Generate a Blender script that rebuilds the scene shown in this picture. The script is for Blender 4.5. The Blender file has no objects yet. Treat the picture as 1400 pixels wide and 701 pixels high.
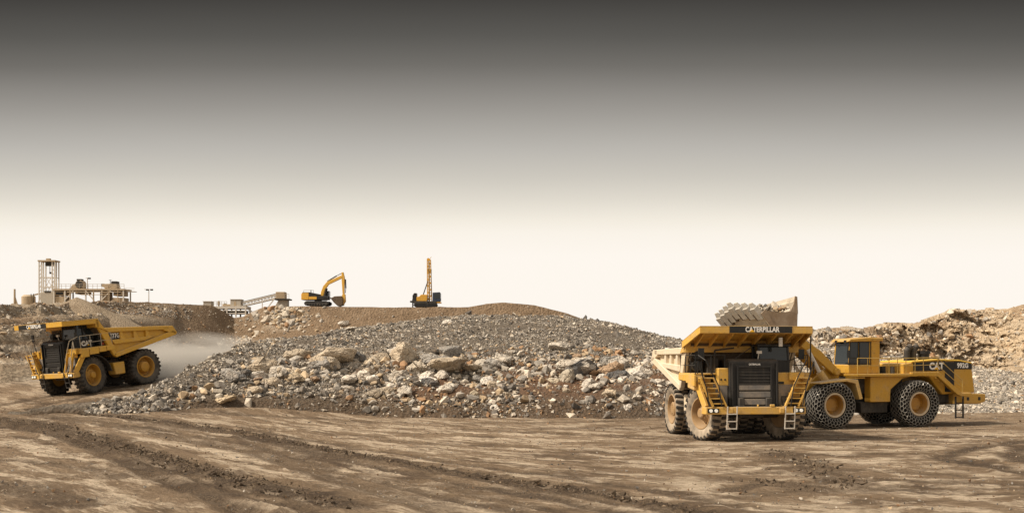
import bpy, bmesh, math, random
import numpy as np
from mathutils import Vector, Matrix, noise as mnoise

random.seed(7)
R = math.radians
scene = bpy.context.scene
COL = scene.collection

# ------------------------------------------------------------------ camera
F = 1500.0          # focal length in photo pixels
HOR = 487.0         # eye level in photo pixels
EYE = 4.2
cam_d = bpy.data.cameras.new('camera')
cam = bpy.data.objects.new('camera', cam_d)
COL.objects.link(cam)
cam.location = (0, 0, EYE)
cam.rotation_euler = (R(90), 0, 0)
cam_d.sensor_width = 36
cam_d.lens = F / 1400 * 36
cam_d.shift_y = (HOR - 350.5) / 1400
cam_d.clip_start = 0.1
cam_d.clip_end = 6000
scene.camera = cam

# ------------------------------------------------------------------ sky and sun
SUN = Vector((-0.80, -0.26, 0.88)).normalized()
sun_el = math.asin(SUN.z)
sun_az = math.atan2(SUN.x, SUN.y)
world = bpy.data.worlds.new('World')
scene.world = world
world.use_nodes = True
wn = world.node_tree
wn.nodes.clear()
def wnode(t, **k):
    n = wn.nodes.new(t)
    for a, b in k.items(): setattr(n, a, b)
    return n
def lin(c):
    c = c / 255
    return c / 12.92 if c <= .04045 else ((c + .055) / 1.055) ** 2.4
def srgb(r, g, b): return (lin(r), lin(g), lin(b), 1)
tc = wnode('ShaderNodeTexCoord')
sep = wnode('ShaderNodeSeparateXYZ')
wn.links.new(tc.outputs['Generated'], sep.inputs[0])
ay = wnode('ShaderNodeMath', operation='ABSOLUTE'); wn.links.new(sep.outputs['Y'], ay.inputs[0])
am = wnode('ShaderNodeMath', operation='MAXIMUM'); wn.links.new(ay.outputs[0], am.inputs[0]); am.inputs[1].default_value = .02
dv = wnode('ShaderNodeMath', operation='DIVIDE', use_clamp=True); wn.links.new(sep.outputs['Z'], dv.inputs[0]); wn.links.new(am.outputs[0], dv.inputs[1])
# slow unevenness of the dark band given to the sky
nz = wnode('ShaderNodeTexNoise'); nz.inputs['Scale'].default_value = 2.2; nz.inputs['Detail'].default_value = 3
mp = wnode('ShaderNodeMapping'); mp.inputs['Scale'].default_value = (1, 1, 5)
wn.links.new(tc.outputs['Generated'], mp.inputs[0]); wn.links.new(mp.outputs[0], nz.inputs['Vector'])
nm = wnode('ShaderNodeMath', operation='MULTIPLY_ADD'); wn.links.new(nz.outputs['Fac'], nm.inputs[0]); nm.inputs[1].default_value = .012; nm.inputs[2].default_value = -.006
ad = wnode('ShaderNodeMath', operation='ADD', use_clamp=True); wn.links.new(dv.outputs[0], ad.inputs[0]); wn.links.new(nm.outputs[0], ad.inputs[1])
ramp = wnode('ShaderNodeValToRGB'); wn.links.new(ad.outputs[0], ramp.inputs[0])
SKY = [(0, (254, 247, 238)), (.092, (254, 247, 238)), (.1127, (250, 243, 232)), (.1247, (243, 236, 223)), (.1447, (223, 217, 205)), (.1647, (205, 200, 190)), (.1887, (187, 183, 176)),
       (.2247, (156, 152, 146)), (.2647, (114, 111, 106)), (.291, (91, 89, 85)), (.325, (68, 66, 63)), (.38, (60, 58, 56)), (.52, (140, 137, 133)), (.8, (226, 219, 209))]  # last stops are unseen sky overhead, brightened to light the ground
el = ramp.color_ramp.elements
while len(el) < len(SKY): el.new(.5)
for e, (p, c) in zip(el, SKY):
    e.position = p; e.color = srgb(*c)
# unseen sky behind the camera, made bright to light the front faces
bk = wnode('ShaderNodeMapRange'); wn.links.new(sep.outputs['Y'], bk.inputs['Value'])
bk.inputs['From Min'].default_value = .02; bk.inputs['From Max'].default_value = -.10
bm_ = wnode('ShaderNodeMix', data_type='RGBA'); wn.links.new(bk.outputs[0], bm_.inputs['Factor'])
wn.links.new(ramp.outputs['Color'], bm_.inputs['A']); bm_.inputs['B'].default_value = srgb(222, 213, 200)
sky = wnode('ShaderNodeTexSky', sky_type='NISHITA')
sky.sun_disc = False; sky.sun_elevation = sun_el; sky.sun_rotation = sun_az; sky.dust_density = 5
hs = wnode('ShaderNodeHueSaturation'); hs.inputs['Saturation'].default_value = .25
wn.links.new(sky.outputs[0], hs.inputs['Color'])
up = wnode('ShaderNodeMapRange'); wn.links.new(dv.outputs[0], up.inputs['Value'])
up.inputs['From Min'].default_value = .5; up.inputs['From Max'].default_value = 1; up.inputs['To Max'].default_value = .25
sc10 = wnode('ShaderNodeVectorMath', operation='SCALE'); wn.links.new(bm_.outputs['Result'], sc10.inputs[0]); sc10.inputs['Scale'].default_value = 8.25
mx = wnode('ShaderNodeMix', data_type='RGBA'); wn.links.new(up.outputs[0], mx.inputs['Factor'])
wn.links.new(sc10.outputs[0], mx.inputs['A']); wn.links.new(hs.outputs[0], mx.inputs['B'])
bg = wnode('ShaderNodeBackground'); bg.inputs['Strength'].default_value = .1
wn.links.new(mx.outputs['Result'], bg.inputs['Color'])
wo = wnode('ShaderNodeOutputWorld'); wn.links.new(bg.outputs[0], wo.inputs[0])

sd = bpy.data.lights.new('sun', 'SUN'); sd.energy = 4.8; sd.angle = R(6); sd.color = (1, .88, .72)
so = bpy.data.objects.new('sun', sd); COL.objects.link(so)
so.rotation_euler = (-SUN).to_track_quat('-Z', 'Y').to_euler()
so.location = SUN * 300

vs = scene.view_settings
vs.view_transform = 'Standard'; vs.look = 'None'; vs.exposure = .28; vs.gamma = 1; vs.use_curve_mapping = False

# ------------------------------------------------------------------ noise
def _h(ix, iy, s):
    n = (ix.astype(np.int64) * 374761393 + iy.astype(np.int64) * 668265263 + s * 974634777) & 0xffffffff
    n = ((n ^ (n >> 13)) * 1274126177) & 0xffffffff
    return ((n ^ (n >> 16)) & 0xffff) / 65535.0
def vnoise(x, y, s=0):
    x0 = np.floor(x); y0 = np.floor(y); fx = x - x0; fy = y - y0
    fx = fx * fx * (3 - 2 * fx); fy = fy * fy * (3 - 2 * fy)
    a = _h(x0, y0, s); b = _h(x0 + 1, y0, s); c = _h(x0, y0 + 1, s); d = _h(x0 + 1, y0 + 1, s)
    return (a * (1 - fx) + b * fx) * (1 - fy) + (c * (1 - fx) + d * fx) * fy
def fbm(x, y, s=0, o=4):
    t = 0; a = .5; w = 0
    for i in range(o):
        t = t + a * vnoise(x * 2 ** i + 17.3 * i, y * 2 ** i - 9.1 * i, s + i); w += a; a *= .5
    return t / w                       # 0..1
def sstep(x, a, b):
    t = np.clip((x - a) / (b - a), 0, 1); return t * t * (3 - 2 * t)

# ------------------------------------------------------------------ materials
def mat(name):
    m = bpy.data.materials.new(name); m.use_nodes = True
    nt = m.node_tree; nt.nodes.clear()
    out = nt.nodes.new('ShaderNodeOutputMaterial'); b = nt.nodes.new('ShaderNodeBsdfPrincipled')
    nt.links.new(b.outputs[0], out.inputs[0])
    def N(t, ins=None, **k):
        n = nt.nodes.new(t)
        for a, v in k.items(): setattr(n, a, v)
        for a, v in (ins or {}).items():
            if hasattr(v, 'links'): nt.links.new(v, n.inputs[a])
            else: n.inputs[a].default_value = v
        return n
    return m, nt, b, N
def c4(c): return (c[0], c[1], c[2], 1)
def ramp_node(N, fac, stops):
    r = N('ShaderNodeValToRGB', {0: fac}); e = r.color_ramp.elements
    while len(e) < len(stops): e.new(.5)
    for q, (p, c) in zip(e, stops):
        q.position = p; q.color = c4(c) if hasattr(c, '__len__') else (c, c, c, 1)
    return r.outputs[0]
def mixc(N, f, a, b):
    n = N('ShaderNodeMix', data_type='RGBA')
    nt = n.id_data
    for k, v in (('Factor', f), ('A', a), ('B', b)):
        s = n.inputs[k] if k == 'Factor' else [i for i in n.inputs if i.name == k and i.type == 'RGBA'][0]
        if hasattr(v, 'links'): nt.links.new(v, s)
        else: s.default_value = c4(v) if hasattr(v, '__len__') else v
    return [o for o in n.outputs if o.type == 'RGBA'][0]
def mulc(N, a, f):
    n = N('ShaderNodeVectorMath', {0: a, 'Scale': f}, operation='SCALE'); return n.outputs[0]

DUST = (.36, .285, .205)
def paint(name, col, dust=.3, rough=.5, metal=0., scale=1.6, dustcol=DUST, top=.35, spec=.4, mud=0.):
    """painted or metal surface with dust settled in patches and on what faces up"""
    m, nt, b, N = mat(name)
    g = N('ShaderNodeTexCoord'); ge = N('ShaderNodeNewGeometry')
    n1 = N('ShaderNodeTexNoise', {'Vector': g.outputs['Object'], 'Scale': scale, 'Detail': 7, 'Roughness': .65})
    n2 = N('ShaderNodeTexNoise', {'Vector': g.outputs['Object'], 'Scale': scale * 9, 'Detail': 4})
    mpg = N('ShaderNodeMapping', {'Vector': g.outputs['Object'], 'Scale': (5, 5, .5)})
    n3 = N('ShaderNodeTexNoise', {'Vector': mpg.outputs[0], 'Scale': scale, 'Detail': 4})
    s = N('ShaderNodeSeparateXYZ', {0: ge.outputs['Normal']})
    upn = N('ShaderNodeMapRange', {'Value': s.outputs['Z'], 'From Min': .3, 'From Max': .95, 'To Max': top})
    d1 = N('ShaderNodeMapRange', {'Value': n1.outputs['Fac'], 'From Min': .62 - .45 * dust, 'From Max': .95 - .35 * dust, 'To Max': min(1, dust * 1.5)})
    d2 = N('ShaderNodeMapRange', {'Value': n3.outputs['Fac'], 'From Min': .5, 'From Max': .75, 'To Max': dust * .5})
    a1 = N('ShaderNodeMath', {0: d1.outputs[0], 1: d2.outputs[0]}, operation='MAXIMUM')
    so_ = N('ShaderNodeSeparateXYZ', {0: g.outputs['Object']})
    lo = N('ShaderNodeMapRange', {'Value': so_.outputs['Z'], 'From Min': 2.3, 'From Max': 1.1, 'To Max': .9})
    ln_ = N('ShaderNodeMapRange', {'Value': n1.outputs['Fac'], 'From Min': .35, 'From Max': .62, 'To Max': .75})
    lm = N('ShaderNodeMath', {0: lo.outputs[0], 1: ln_.outputs[0]}, operation='MULTIPLY')
    a1 = N('ShaderNodeMath', {0: a1.outputs[0], 1: N('ShaderNodeMath', {0: lm.outputs[0], 1: mud}, operation='MULTIPLY').outputs[0]}, operation='MAXIMUM')
    a2 = N('ShaderNodeMath', {0: a1.outputs[0], 1: upn.outputs[0]}, operation='ADD', use_clamp=True)
    base = mixc(N, n2.outputs['Fac'], [c * .82 for c in col], [min(1, c * 1.15) for c in col])
    n4 = N('ShaderNodeTexNoise', {'Vector': g.outputs['Object'], 'Scale': scale * 2.6, 'Detail': 8, 'Roughness': .75})
    st_ = N('ShaderNodeMapRange', {'Value': n4.outputs['Fac'], 'From Min': .57, 'From Max': .68, 'To Max': min(.75, dust * 1.6)})
    base = mixc(N, st_.outputs[0], base, [c * .30 + q for c, q in zip(col, (.022, .014, .008))])
    b.inputs['Base Color'].default_value = c4(col)
    nt.links.new(mixc(N, a2.outputs[0], base, dustcol), b.inputs['Base Color'])
    rr = N('ShaderNodeMapRange', {'Value': a2.outputs[0], 'To Min': rough, 'To Max': .95})
    nt.links.new(rr.outputs[0], b.inputs['Roughness'])
    b.inputs['Metallic'].default_value = metal; b.inputs['Specular IOR Level'].default_value = spec
    bp = N('ShaderNodeBump', {'Height': n2.outputs['Fac'], 'Strength': .12, 'Distance': .02})
    nt.links.new(bp.outputs[0], b.inputs['Normal'])
    return m
def plain(name, col, rough=.5, emit=0, metal=0.):
    m, nt, b, N = mat(name)
    g = N('ShaderNodeTexCoord')
    n1 = N('ShaderNodeTexNoise', {'Vector': g.outputs['Object'], 'Scale': 6, 'Detail': 4})
    nt.links.new(mixc(N, n1.outputs['Fac'], [c * .85 for c in col], [min(1, c * 1.12) for c in col]), b.inputs['Base Color'])
    b.inputs['Roughness'].default_value = rough; b.inputs['Metallic'].default_value = metal
    if emit:
        b.inputs['Emission Color'].default_value = c4(col); b.inputs['Emission Strength'].default_value = emit
    return m
YEL = (.60, .335, .036)
M = {
    'yellow': paint('yellow_paint', YEL, .30, mud=.7),
    'yellow_dusty': paint('dusty_yellow_paint', (.62, .36, .06), .42, top=.45, mud=.8),
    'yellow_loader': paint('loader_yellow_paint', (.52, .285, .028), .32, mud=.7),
    'yellow_pale': paint('faded_yellow_paint', (.62, .40, .13), .45, top=.6),
    'body_dusty': paint('dust_covered_body_paint', (.60, .48, .32), .85, dustcol=(.60, .515, .395), scale=1.1),
    'orange': paint('far_orange_paint', (.60, .325, .04), .2),
    'black': paint('black_paint', (.011, .011, .011), .06, rough=.45, top=.12),
    'black_dusty': paint('dusty_black_paint', (.016, .0155, .015), .14, rough=.55, top=.2),
    'dark': paint('dark_grease_metal', (.03, .027, .024), .24, rough=.7, top=.15),
    'grey_panel': paint('dusty_grey_panel', (.13, .125, .12), .5, rough=.7),
    'rail': paint('pale_handrail_paint', (.42, .36, .27), .3, rough=.6),
    'steel': paint('pale_galvanised_steel', (.60, .55, .48), .3, rough=.6, dustcol=(.50, .43, .34)),
    'rubber': paint('tyre_rubber', (.045, .042, .038), .60, rough=.85, dustcol=(.17, .145, .118), top=.1, spec=.2),
    'rubber_dusty': paint('dusty_tyre_rubber', (.05, .045, .04), .8, rough=.9, dustcol=(.44, .36, .27), top=.1, spec=.2),
    'rubber_tread': paint('tyre_tread_rubber', (.03, .028, .026), .35, rough=.9, dustcol=(.22, .18, .14), top=.1, spec=.2),
    'rim_dusty': paint('dusty_rim_paint', (.34, .21, .095), .5, dustcol=(.36, .27, .18)),
    'brown_steel': paint('dirty_and_shaded_brown_steel', (.085, .058, .036), .3, rough=.8, top=.2),
    'chain': paint('worn_chain_steel', (.25, .235, .21), .35, rough=.4, metal=.4, scale=1.2, dustcol=(.10, .085, .07)),
    'bucket': paint('dusty_bucket_steel', (.36, .30, .22), .6, rough=.6, dustcol=(.60, .53, .43)),
    'teeth': paint('worn_tooth_steel', (.42, .39, .34), .5, rough=.6, dustcol=(.57, .525, .455)),
    'glass': plain('dark_cab_glass', (.02, .026, .03), .06),
    'blue': paint('dark_blue_cab_paint', (.02, .035, .07), .08),
    'white': plain('white_lettering', (.80, .78, .74), .6),
    'logo': plain('yellow_logo_mark', (.75, .42, .02), .6),
    'red': plain('orange_warning_mark', (.55, .10, .03), .6),
    'lamp': plain('headlamp_lens', (.9, .88, .80), .2, .15),
    'concrete': paint('stained_concrete', (.40, .36, .30), .4, rough=.9),
    'tan_metal': paint('rust_stained_tan_metal', (.36, .27, .17), .5, rough=.8, dustcol=(.48, .39, .28)),
    'belt': paint('conveyor_belt_rubber', (.05, .045, .04), .3, rough=.9),
}

# ------------------------------------------------------------------ mesh builder
class MB:
    def __init__(s): s.v = []; s.f = []; s.mi = []; s.m = 0
    def add(s, vs, fs):
        o = len(s.v); s.v += [tuple(p) for p in vs]
        s.f += [tuple(i + o for i in f) for f in fs]; s.mi += [s.m] * len(fs); return s
    def hexa(s, p):   # 4 bottom ccw, 4 top ccw
        return s.add(p, [(3, 2, 1, 0), (4, 5, 6, 7), (0, 1, 5, 4), (1, 2, 6, 5), (2, 3, 7, 6), (3, 0, 4, 7)])
    def box(s, c, d, rot=None):
        hx, hy, hz = d[0] / 2, d[1] / 2, d[2] / 2
        p = [Vector(q) for q in ((-hx, -hy, -hz), (hx, -hy, -hz), (hx, hy, -hz), (-hx, hy, -hz), (-hx, -hy, hz), (hx, -hy, hz), (hx, hy, hz), (-hx, hy, hz))]
        if rot is not None: p = [rot @ q for q in p]
        return s.hexa([q + Vector(c) for q in p])
    def span(s, x0, x1, y0, y1, z0, z1): return s.box(((x0 + x1) / 2, (y0 + y1) / 2, (z0 + z1) / 2), (abs(x1 - x0), abs(y1 - y0), abs(z1 - z0)))
    def prism(s, poly, a0, a1, axis='y'):
        """polygon (x,z) extruded along y, or (y,z) along x, or (x,y) along z"""
        def P(q, a):
            return (q[0], a, q[1]) if axis == 'y' else (a, q[0], q[1]) if axis == 'x' else (q[0], q[1], a)
        n = len(poly)
        ar = sum(poly[i][0] * poly[(i + 1) % n][1] - poly[(i + 1) % n][0] * poly[i][1] for i in range(n))
        if (ar > 0) == (axis == 'y'): poly = poly[::-1]
        if a0 > a1: a0, a1 = a1, a0
        vs = [P(q, a0) for q in poly] + [P(q, a1) for q in poly]
        fs = [tuple(range(n - 1, -1, -1)), tuple(range(n, 2 * n))] + [(i, (i + 1) % n, n + (i + 1) % n, n + i) for i in range(n)]
        return s.add(vs, fs)
    def bar(s, p0, p1, w, h=None, up=(0, 0, 1)):
        p0 = Vector(p0); p1 = Vector(p1); d = p1 - p0
        if d.length < 1e-6: return s
        h = w if h is None else h
        d.normalize(); u = Vector(up)
        if abs(d.dot(u)) > .98: u = Vector((0, 1, 0))
        a = d.cross(u).normalized(); b = a.cross(d).normalized()
        r = [(-1, -1), (1, -1), (1, 1), (-1, 1)]
        v0 = [p0 + a * (i * w / 2) + b * (j * h / 2) for i, j in r]
        v1 = [p1 + a * (i * w / 2) + b * (j * h / 2) for i, j in r]
        return s.add(v0 + v1, [(0, 1, 2, 3), (7, 6, 5, 4), (0, 4, 5, 1), (1, 5, 6, 2), (2, 6, 7, 3), (3, 7, 4, 0)])
    def cyl(s, p0, p1, r0, r1=None, n=12):
        r1 = r0 if r1 is None else r1
        p0 = Vector(p0); p1 = Vector(p1); d = (p1 - p0).normalized()
        u = Vector((0, 0, 1)) if abs(d.z) < .95 else Vector((1, 0, 0))
        a = d.cross(u).normalized(); b = d.cross(a).normalized()
        c = [(math.cos(2 * math.pi * i / n), math.sin(2 * math.pi * i / n)) for i in range(n)]
        vs = [p0 + a * (x * r0) + b * (y * r0) for x, y in c] + [p1 + a * (x * r1) + b * (y * r1) for x, y in c]
        fs = [tuple(range(n - 1, -1, -1)), tuple(range(n, 2 * n))] + [(i, (i + 1) % n, n + (i + 1) % n, n + i) for i in range(n)]
        return s.add(vs, [f[::-1] for f in fs] if False else fs)
    def tube(s, pts, r, n=6):
        for a, b in zip(pts[:-1], pts[1:]): s.cyl(a, b, r, n=n)
        return s
    def lathe(s, prof, n=48, closed=True):
        """profile (r, y) turned about the Y axis"""
        k = len(prof); vs = []; fs = []
        for i in range(n):
            t = 2 * math.pi * i / n
            for r, y in prof: vs.append((r * math.cos(t), y, r * math.sin(t)))
        for i in range(n):
            for j in range(k if closed else k - 1):
                a = i * k + j; b = i * k + (j + 1) % k; c = ((i + 1) % n) * k + (j + 1) % k; d = ((i + 1) % n) * k + j
                fs.append((a, b, c, d))
        return s.add(vs, fs)
    def mesh(s, name, mats):
        me = bpy.data.meshes.new(name)
        me.from_pydata(s.v, [], s.f)
        for m in (mats if isinstance(mats, (list, tuple)) else [mats]): me.materials.append(m)
        me.polygons.foreach_set('material_index', s.mi)
        b = bmesh.new(); b.from_mesh(me); bmesh.ops.recalc_face_normals(b, faces=b.faces); b.to_mesh(me); b.free()
        return me
    def build(s, name, mats, parent=None, bevel=0, smooth=0, loc=None):
        me = s.mesh(name, mats)
        if smooth:
            me.polygons.foreach_set('use_smooth', [True] * len(me.polygons)); me.set_sharp_from_angle(angle=R(smooth))
        o = bpy.data.objects.new(name, me); COL.objects.link(o)
        if parent: o.parent = parent
        if loc: o.location = loc
        if bevel:
            bv = o.modifiers.new('bevel', 'BEVEL'); bv.width = bevel; bv.segments = 1; bv.limit_method = 'ANGLE'; bv.angle_limit = R(40)
        return o
def tag(o, label=None, cat=None, group=None, kind=None):
    if label: o['label'] = label
    if cat: o['category'] = cat
    if group: o['group'] = group
    if kind: o['kind'] = kind
    return o
def empty(name, loc=(0, 0, 0), rot=(0, 0, 0), parent=None):
    o = bpy.data.objects.new(name, None); COL.objects.link(o); o.location = loc; o.rotation_euler = rot
    o.empty_display_size = .3
    if parent: o.parent = parent
    return o
def share(o, parent, loc=None, rot=None):
    c = o.copy(); COL.objects.link(c); c.parent = parent
    if loc is not None: c.location = loc
    if rot is not None: c.rotation_euler = rot
    return c
def lettering(text, parent, origin, xdir, height, m, stretch=1., bold=.02, up=(0, 0, 1), thick=.012, name='lettering'):
    cu = bpy.data.curves.new('text', 'FONT'); cu.body = text; cu.align_x = 'CENTER'; cu.align_y = 'CENTER'
    cu.size = 1.0; cu.extrude = .004; cu.offset = bold; cu.resolution_u = 3; cu.space_character = 1.02
    t = bpy.data.objects.new('text', cu); COL.objects.link(t)
    dg = bpy.context.evaluated_depsgraph_get()
    me = bpy.data.meshes.new_from_object(t.evaluated_get(dg))
    bpy.data.objects.remove(t); bpy.data.curves.remove(cu)
    X = Vector(xdir).normalized(); Y = Vector(up).normalized(); Z = X.cross(Y)
    k = height / .72
    mw = Matrix.Translation(Vector(origin)) @ Matrix((X, Y, Z)).transposed().to_4x4() @ Matrix.Diagonal((k * stretch, k, k, 1))
    me.transform(mw); me.materials.clear(); me.materials.append(m); me.name = name
    o = bpy.data.objects.new(name, me); COL.objects.link(o); o.parent = parent
    return o
def PX(px, py, Y): return Vector(((px - 700) / F * Y, Y, EYE + (HOR - py) / F * Y))
# ------------------------------------------------------------------ terrain functions
def ground_z(x, y):
    w = 1 - sstep(x, -24, -7)
    z = .023 * np.clip(y - 45, 0, 29) + .083 * np.clip(y - 74, 0, 16) + .034 * np.clip(y - 90, 0, 110)
    z = z + .10 * np.clip(x + 34, 0, 9) * sstep(y, 70, 78) * (1 - sstep(y, 100, 130))
    return z * w
def ground_hit(px, py):
    for Y in np.arange(20, 150, .1):
        x = (px - 700) / F * Y
        if EYE - (py - HOR) / F * Y <= float(ground_z(np.array(x), np.array(Y))): return (x, Y)
    return (x, Y)

PXS = np.array([-32, -25.5, -23.8, -21.7, -18.3, -12.5, -4.3, 4.4, 9.4, 15, 19.6, 23, 27.])
PYC = np.array([70, 73, 76, 88, 98, 104, 108, 110, 108, 104, 98, 92, 86.])
PZC = np.array([.6, 1.35, 2.5, 5.2, 6.3, 7.25, 8.2, 8.35, 7.55, 6.1, 4.3, 2.2, -.4])
PYT = np.array([69, 69.3, 70, 71.5, 74, 75.5, 75, 74, 74.3, 75, 76, 78, 82.])
PT = [0, .04, .10, .18, .29, .40, .5, .65, .8, .92, 1.0]
PP = [-.02, .10, .21, .33, .47, .565, .64, .765, .885, .97, 1.0]
def pile_t(x, y):
    yt = np.interp(x, PXS, PYT) + .8 * (vnoise(x * .5, x * 0, 5) - .5); yc = np.interp(x, PXS, PYC)
    return (y - yt) / (yc - yt)
def pile_z(x, y):
    x = np.asarray(x, float); y = np.asarray(y, float)
    t = pile_t(x, y)
    yc = np.interp(x, PXS, PYC); zc = np.interp(x, PXS, PZC) + .5 * (fbm(x * .16, x * 0 + 3, 21, 3) - .5); yt = np.interp(x, PXS, PYT)
    g = ground_z(x, yt)
    z = g + (zc - g) * np.interp(t, PT, PP)
    z = np.where(t > 1, zc - (y - yc) * .45, z)
    z = np.where(t < 0, g + t * 6 - .1, z)
    amp = np.clip(t * 6, 0, 1)
    band = np.clip(1 - abs(t - .2) / .22, 0, 1)
    z = z + amp * (1.1 * (fbm(x * .22, y * .25, 3, 3) - .5) * (1 - .5 * np.clip(t, 0, 1)) + .35 * (fbm(x * .9, y * .9, 9, 3) - .5)) + band * 1.3 * (fbm(x * .35, y * .45, 14, 3) - .45)
    return z
def surf_z(x, y): return np.maximum(ground_z(x, y), pile_z(x, y))
def pile_hit(px, py):
    Y = np.arange(60, 140, .1); x = (px - 700) / F * Y
    ok = np.where(EYE - (py - HOR) / F * Y <= surf_z(x, Y))[0]
    i = ok[0] if len(ok) else 200
    return float(x[i]), float(Y[i])

def blocks(x, z, sx, sz, seed):
    """broken rock: each cell of a jittered grid stands out by its own amount"""
    u = x / sx; v = z / sz; best = np.full(np.shape(u), 9.); val = np.zeros(np.shape(u))
    u = u + .5 * (vnoise(u * 1.7, v * 1.7, seed + 5) - .5); v = v + .5 * (vnoise(u * 1.7 + 9, v * 1.7, seed + 6) - .5)
    for i in (-1, 0, 1):
        for j in (-1, 0, 1):
            cx = np.floor(u) + i; cy = np.floor(v) + j
            d = (u - cx - _h(cx, cy, seed)) ** 2 + (v - cy - _h(cx, cy, seed + 1)) ** 2
            m_ = d < best; best = np.where(m_, d, best); val = np.where(m_, _h(cx, cy, seed + 2) + .45 * (u - cx) * (_h(cx, cy, seed + 3) - .5) + .45 * (v - cy) * (_h(cx, cy, seed + 4) - .3), val)
    return val
class Slope:
    """a face between a foot line and a crest line, with a plateau behind; u in photo-angle, t 0 foot .. 1 crest"""
    def __init__(s, px, fy, fz, cy, cpy, prof, rough): s.px, s.fy, s.fz, s.cy, s.cpy, s.prof, s.rough = map(lambda q: q if callable(q) else np.array(q, float), (px, fy, fz, cy, cpy, prof, rough))
    def pos(s, px, t):
        fy = np.interp(px, s.px, s.fy); cy = np.interp(px, s.px, s.cy); cp = np.interp(px, s.px, s.cpy)
        t1 = np.minimum(t, 1)
        Y = fy + (cy - fy) * t1 + np.clip(t - 1, 0, None) * 60
        xx = (px - 700) / F * (fy + (cy - fy) * t1)
        cz = EYE + (HOR - cp) / F * cy
        fz = s.fz(px, fy)
        z = fz + (cz - fz) * s.prof(px, t1) + np.clip(t - 1, 0, None) * 60 * ((HOR - cp) / F - .004)
        x = (px - 700) / F * Y
        dY, dz = s.rough(px, t, x, Y, z)
        return x, Y + dY, z + dz

def grid_mesh(name, X, Y, Z, m, attrs=None, kind='structure', smooth=True):
    """X,Y,Z as (rows, cols) arrays"""
    r, c = X.shape
    me = bpy.data.meshes.new(name)
    co = np.stack([X, Y, Z], -1).reshape(-1, 3).astype(np.float32)
    i = np.arange(r * c).reshape(r, c)
    q = np.stack([i[:-1, :-1], i[:-1, 1:], i[1:, 1:], i[1:, :-1]], -1).reshape(-1, 4).astype(np.int32)
    me.vertices.add(len(co)); me.vertices.foreach_set('co', co.ravel())
    me.loops.add(q.size); me.loops.foreach_set('vertex_index', q.ravel())
    me.polygons.add(len(q)); me.polygons.foreach_set('loop_start', np.arange(0, q.size, 4, dtype=np.int32))
    me.polygons.foreach_set('use_smooth', [smooth] * len(q))
    me.update(calc_edges=True); me.validate()
    for k, v in (attrs or {}).items():
        a = me.attributes.new(k, 'FLOAT', 'POINT'); a.data.foreach_set('value', np.asarray(v, np.float32).ravel())
    me.materials.append(m)
    o = bpy.data.objects.new(name, me); COL.objects.link(o)
    tag(o, kind=kind)
    return o

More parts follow.
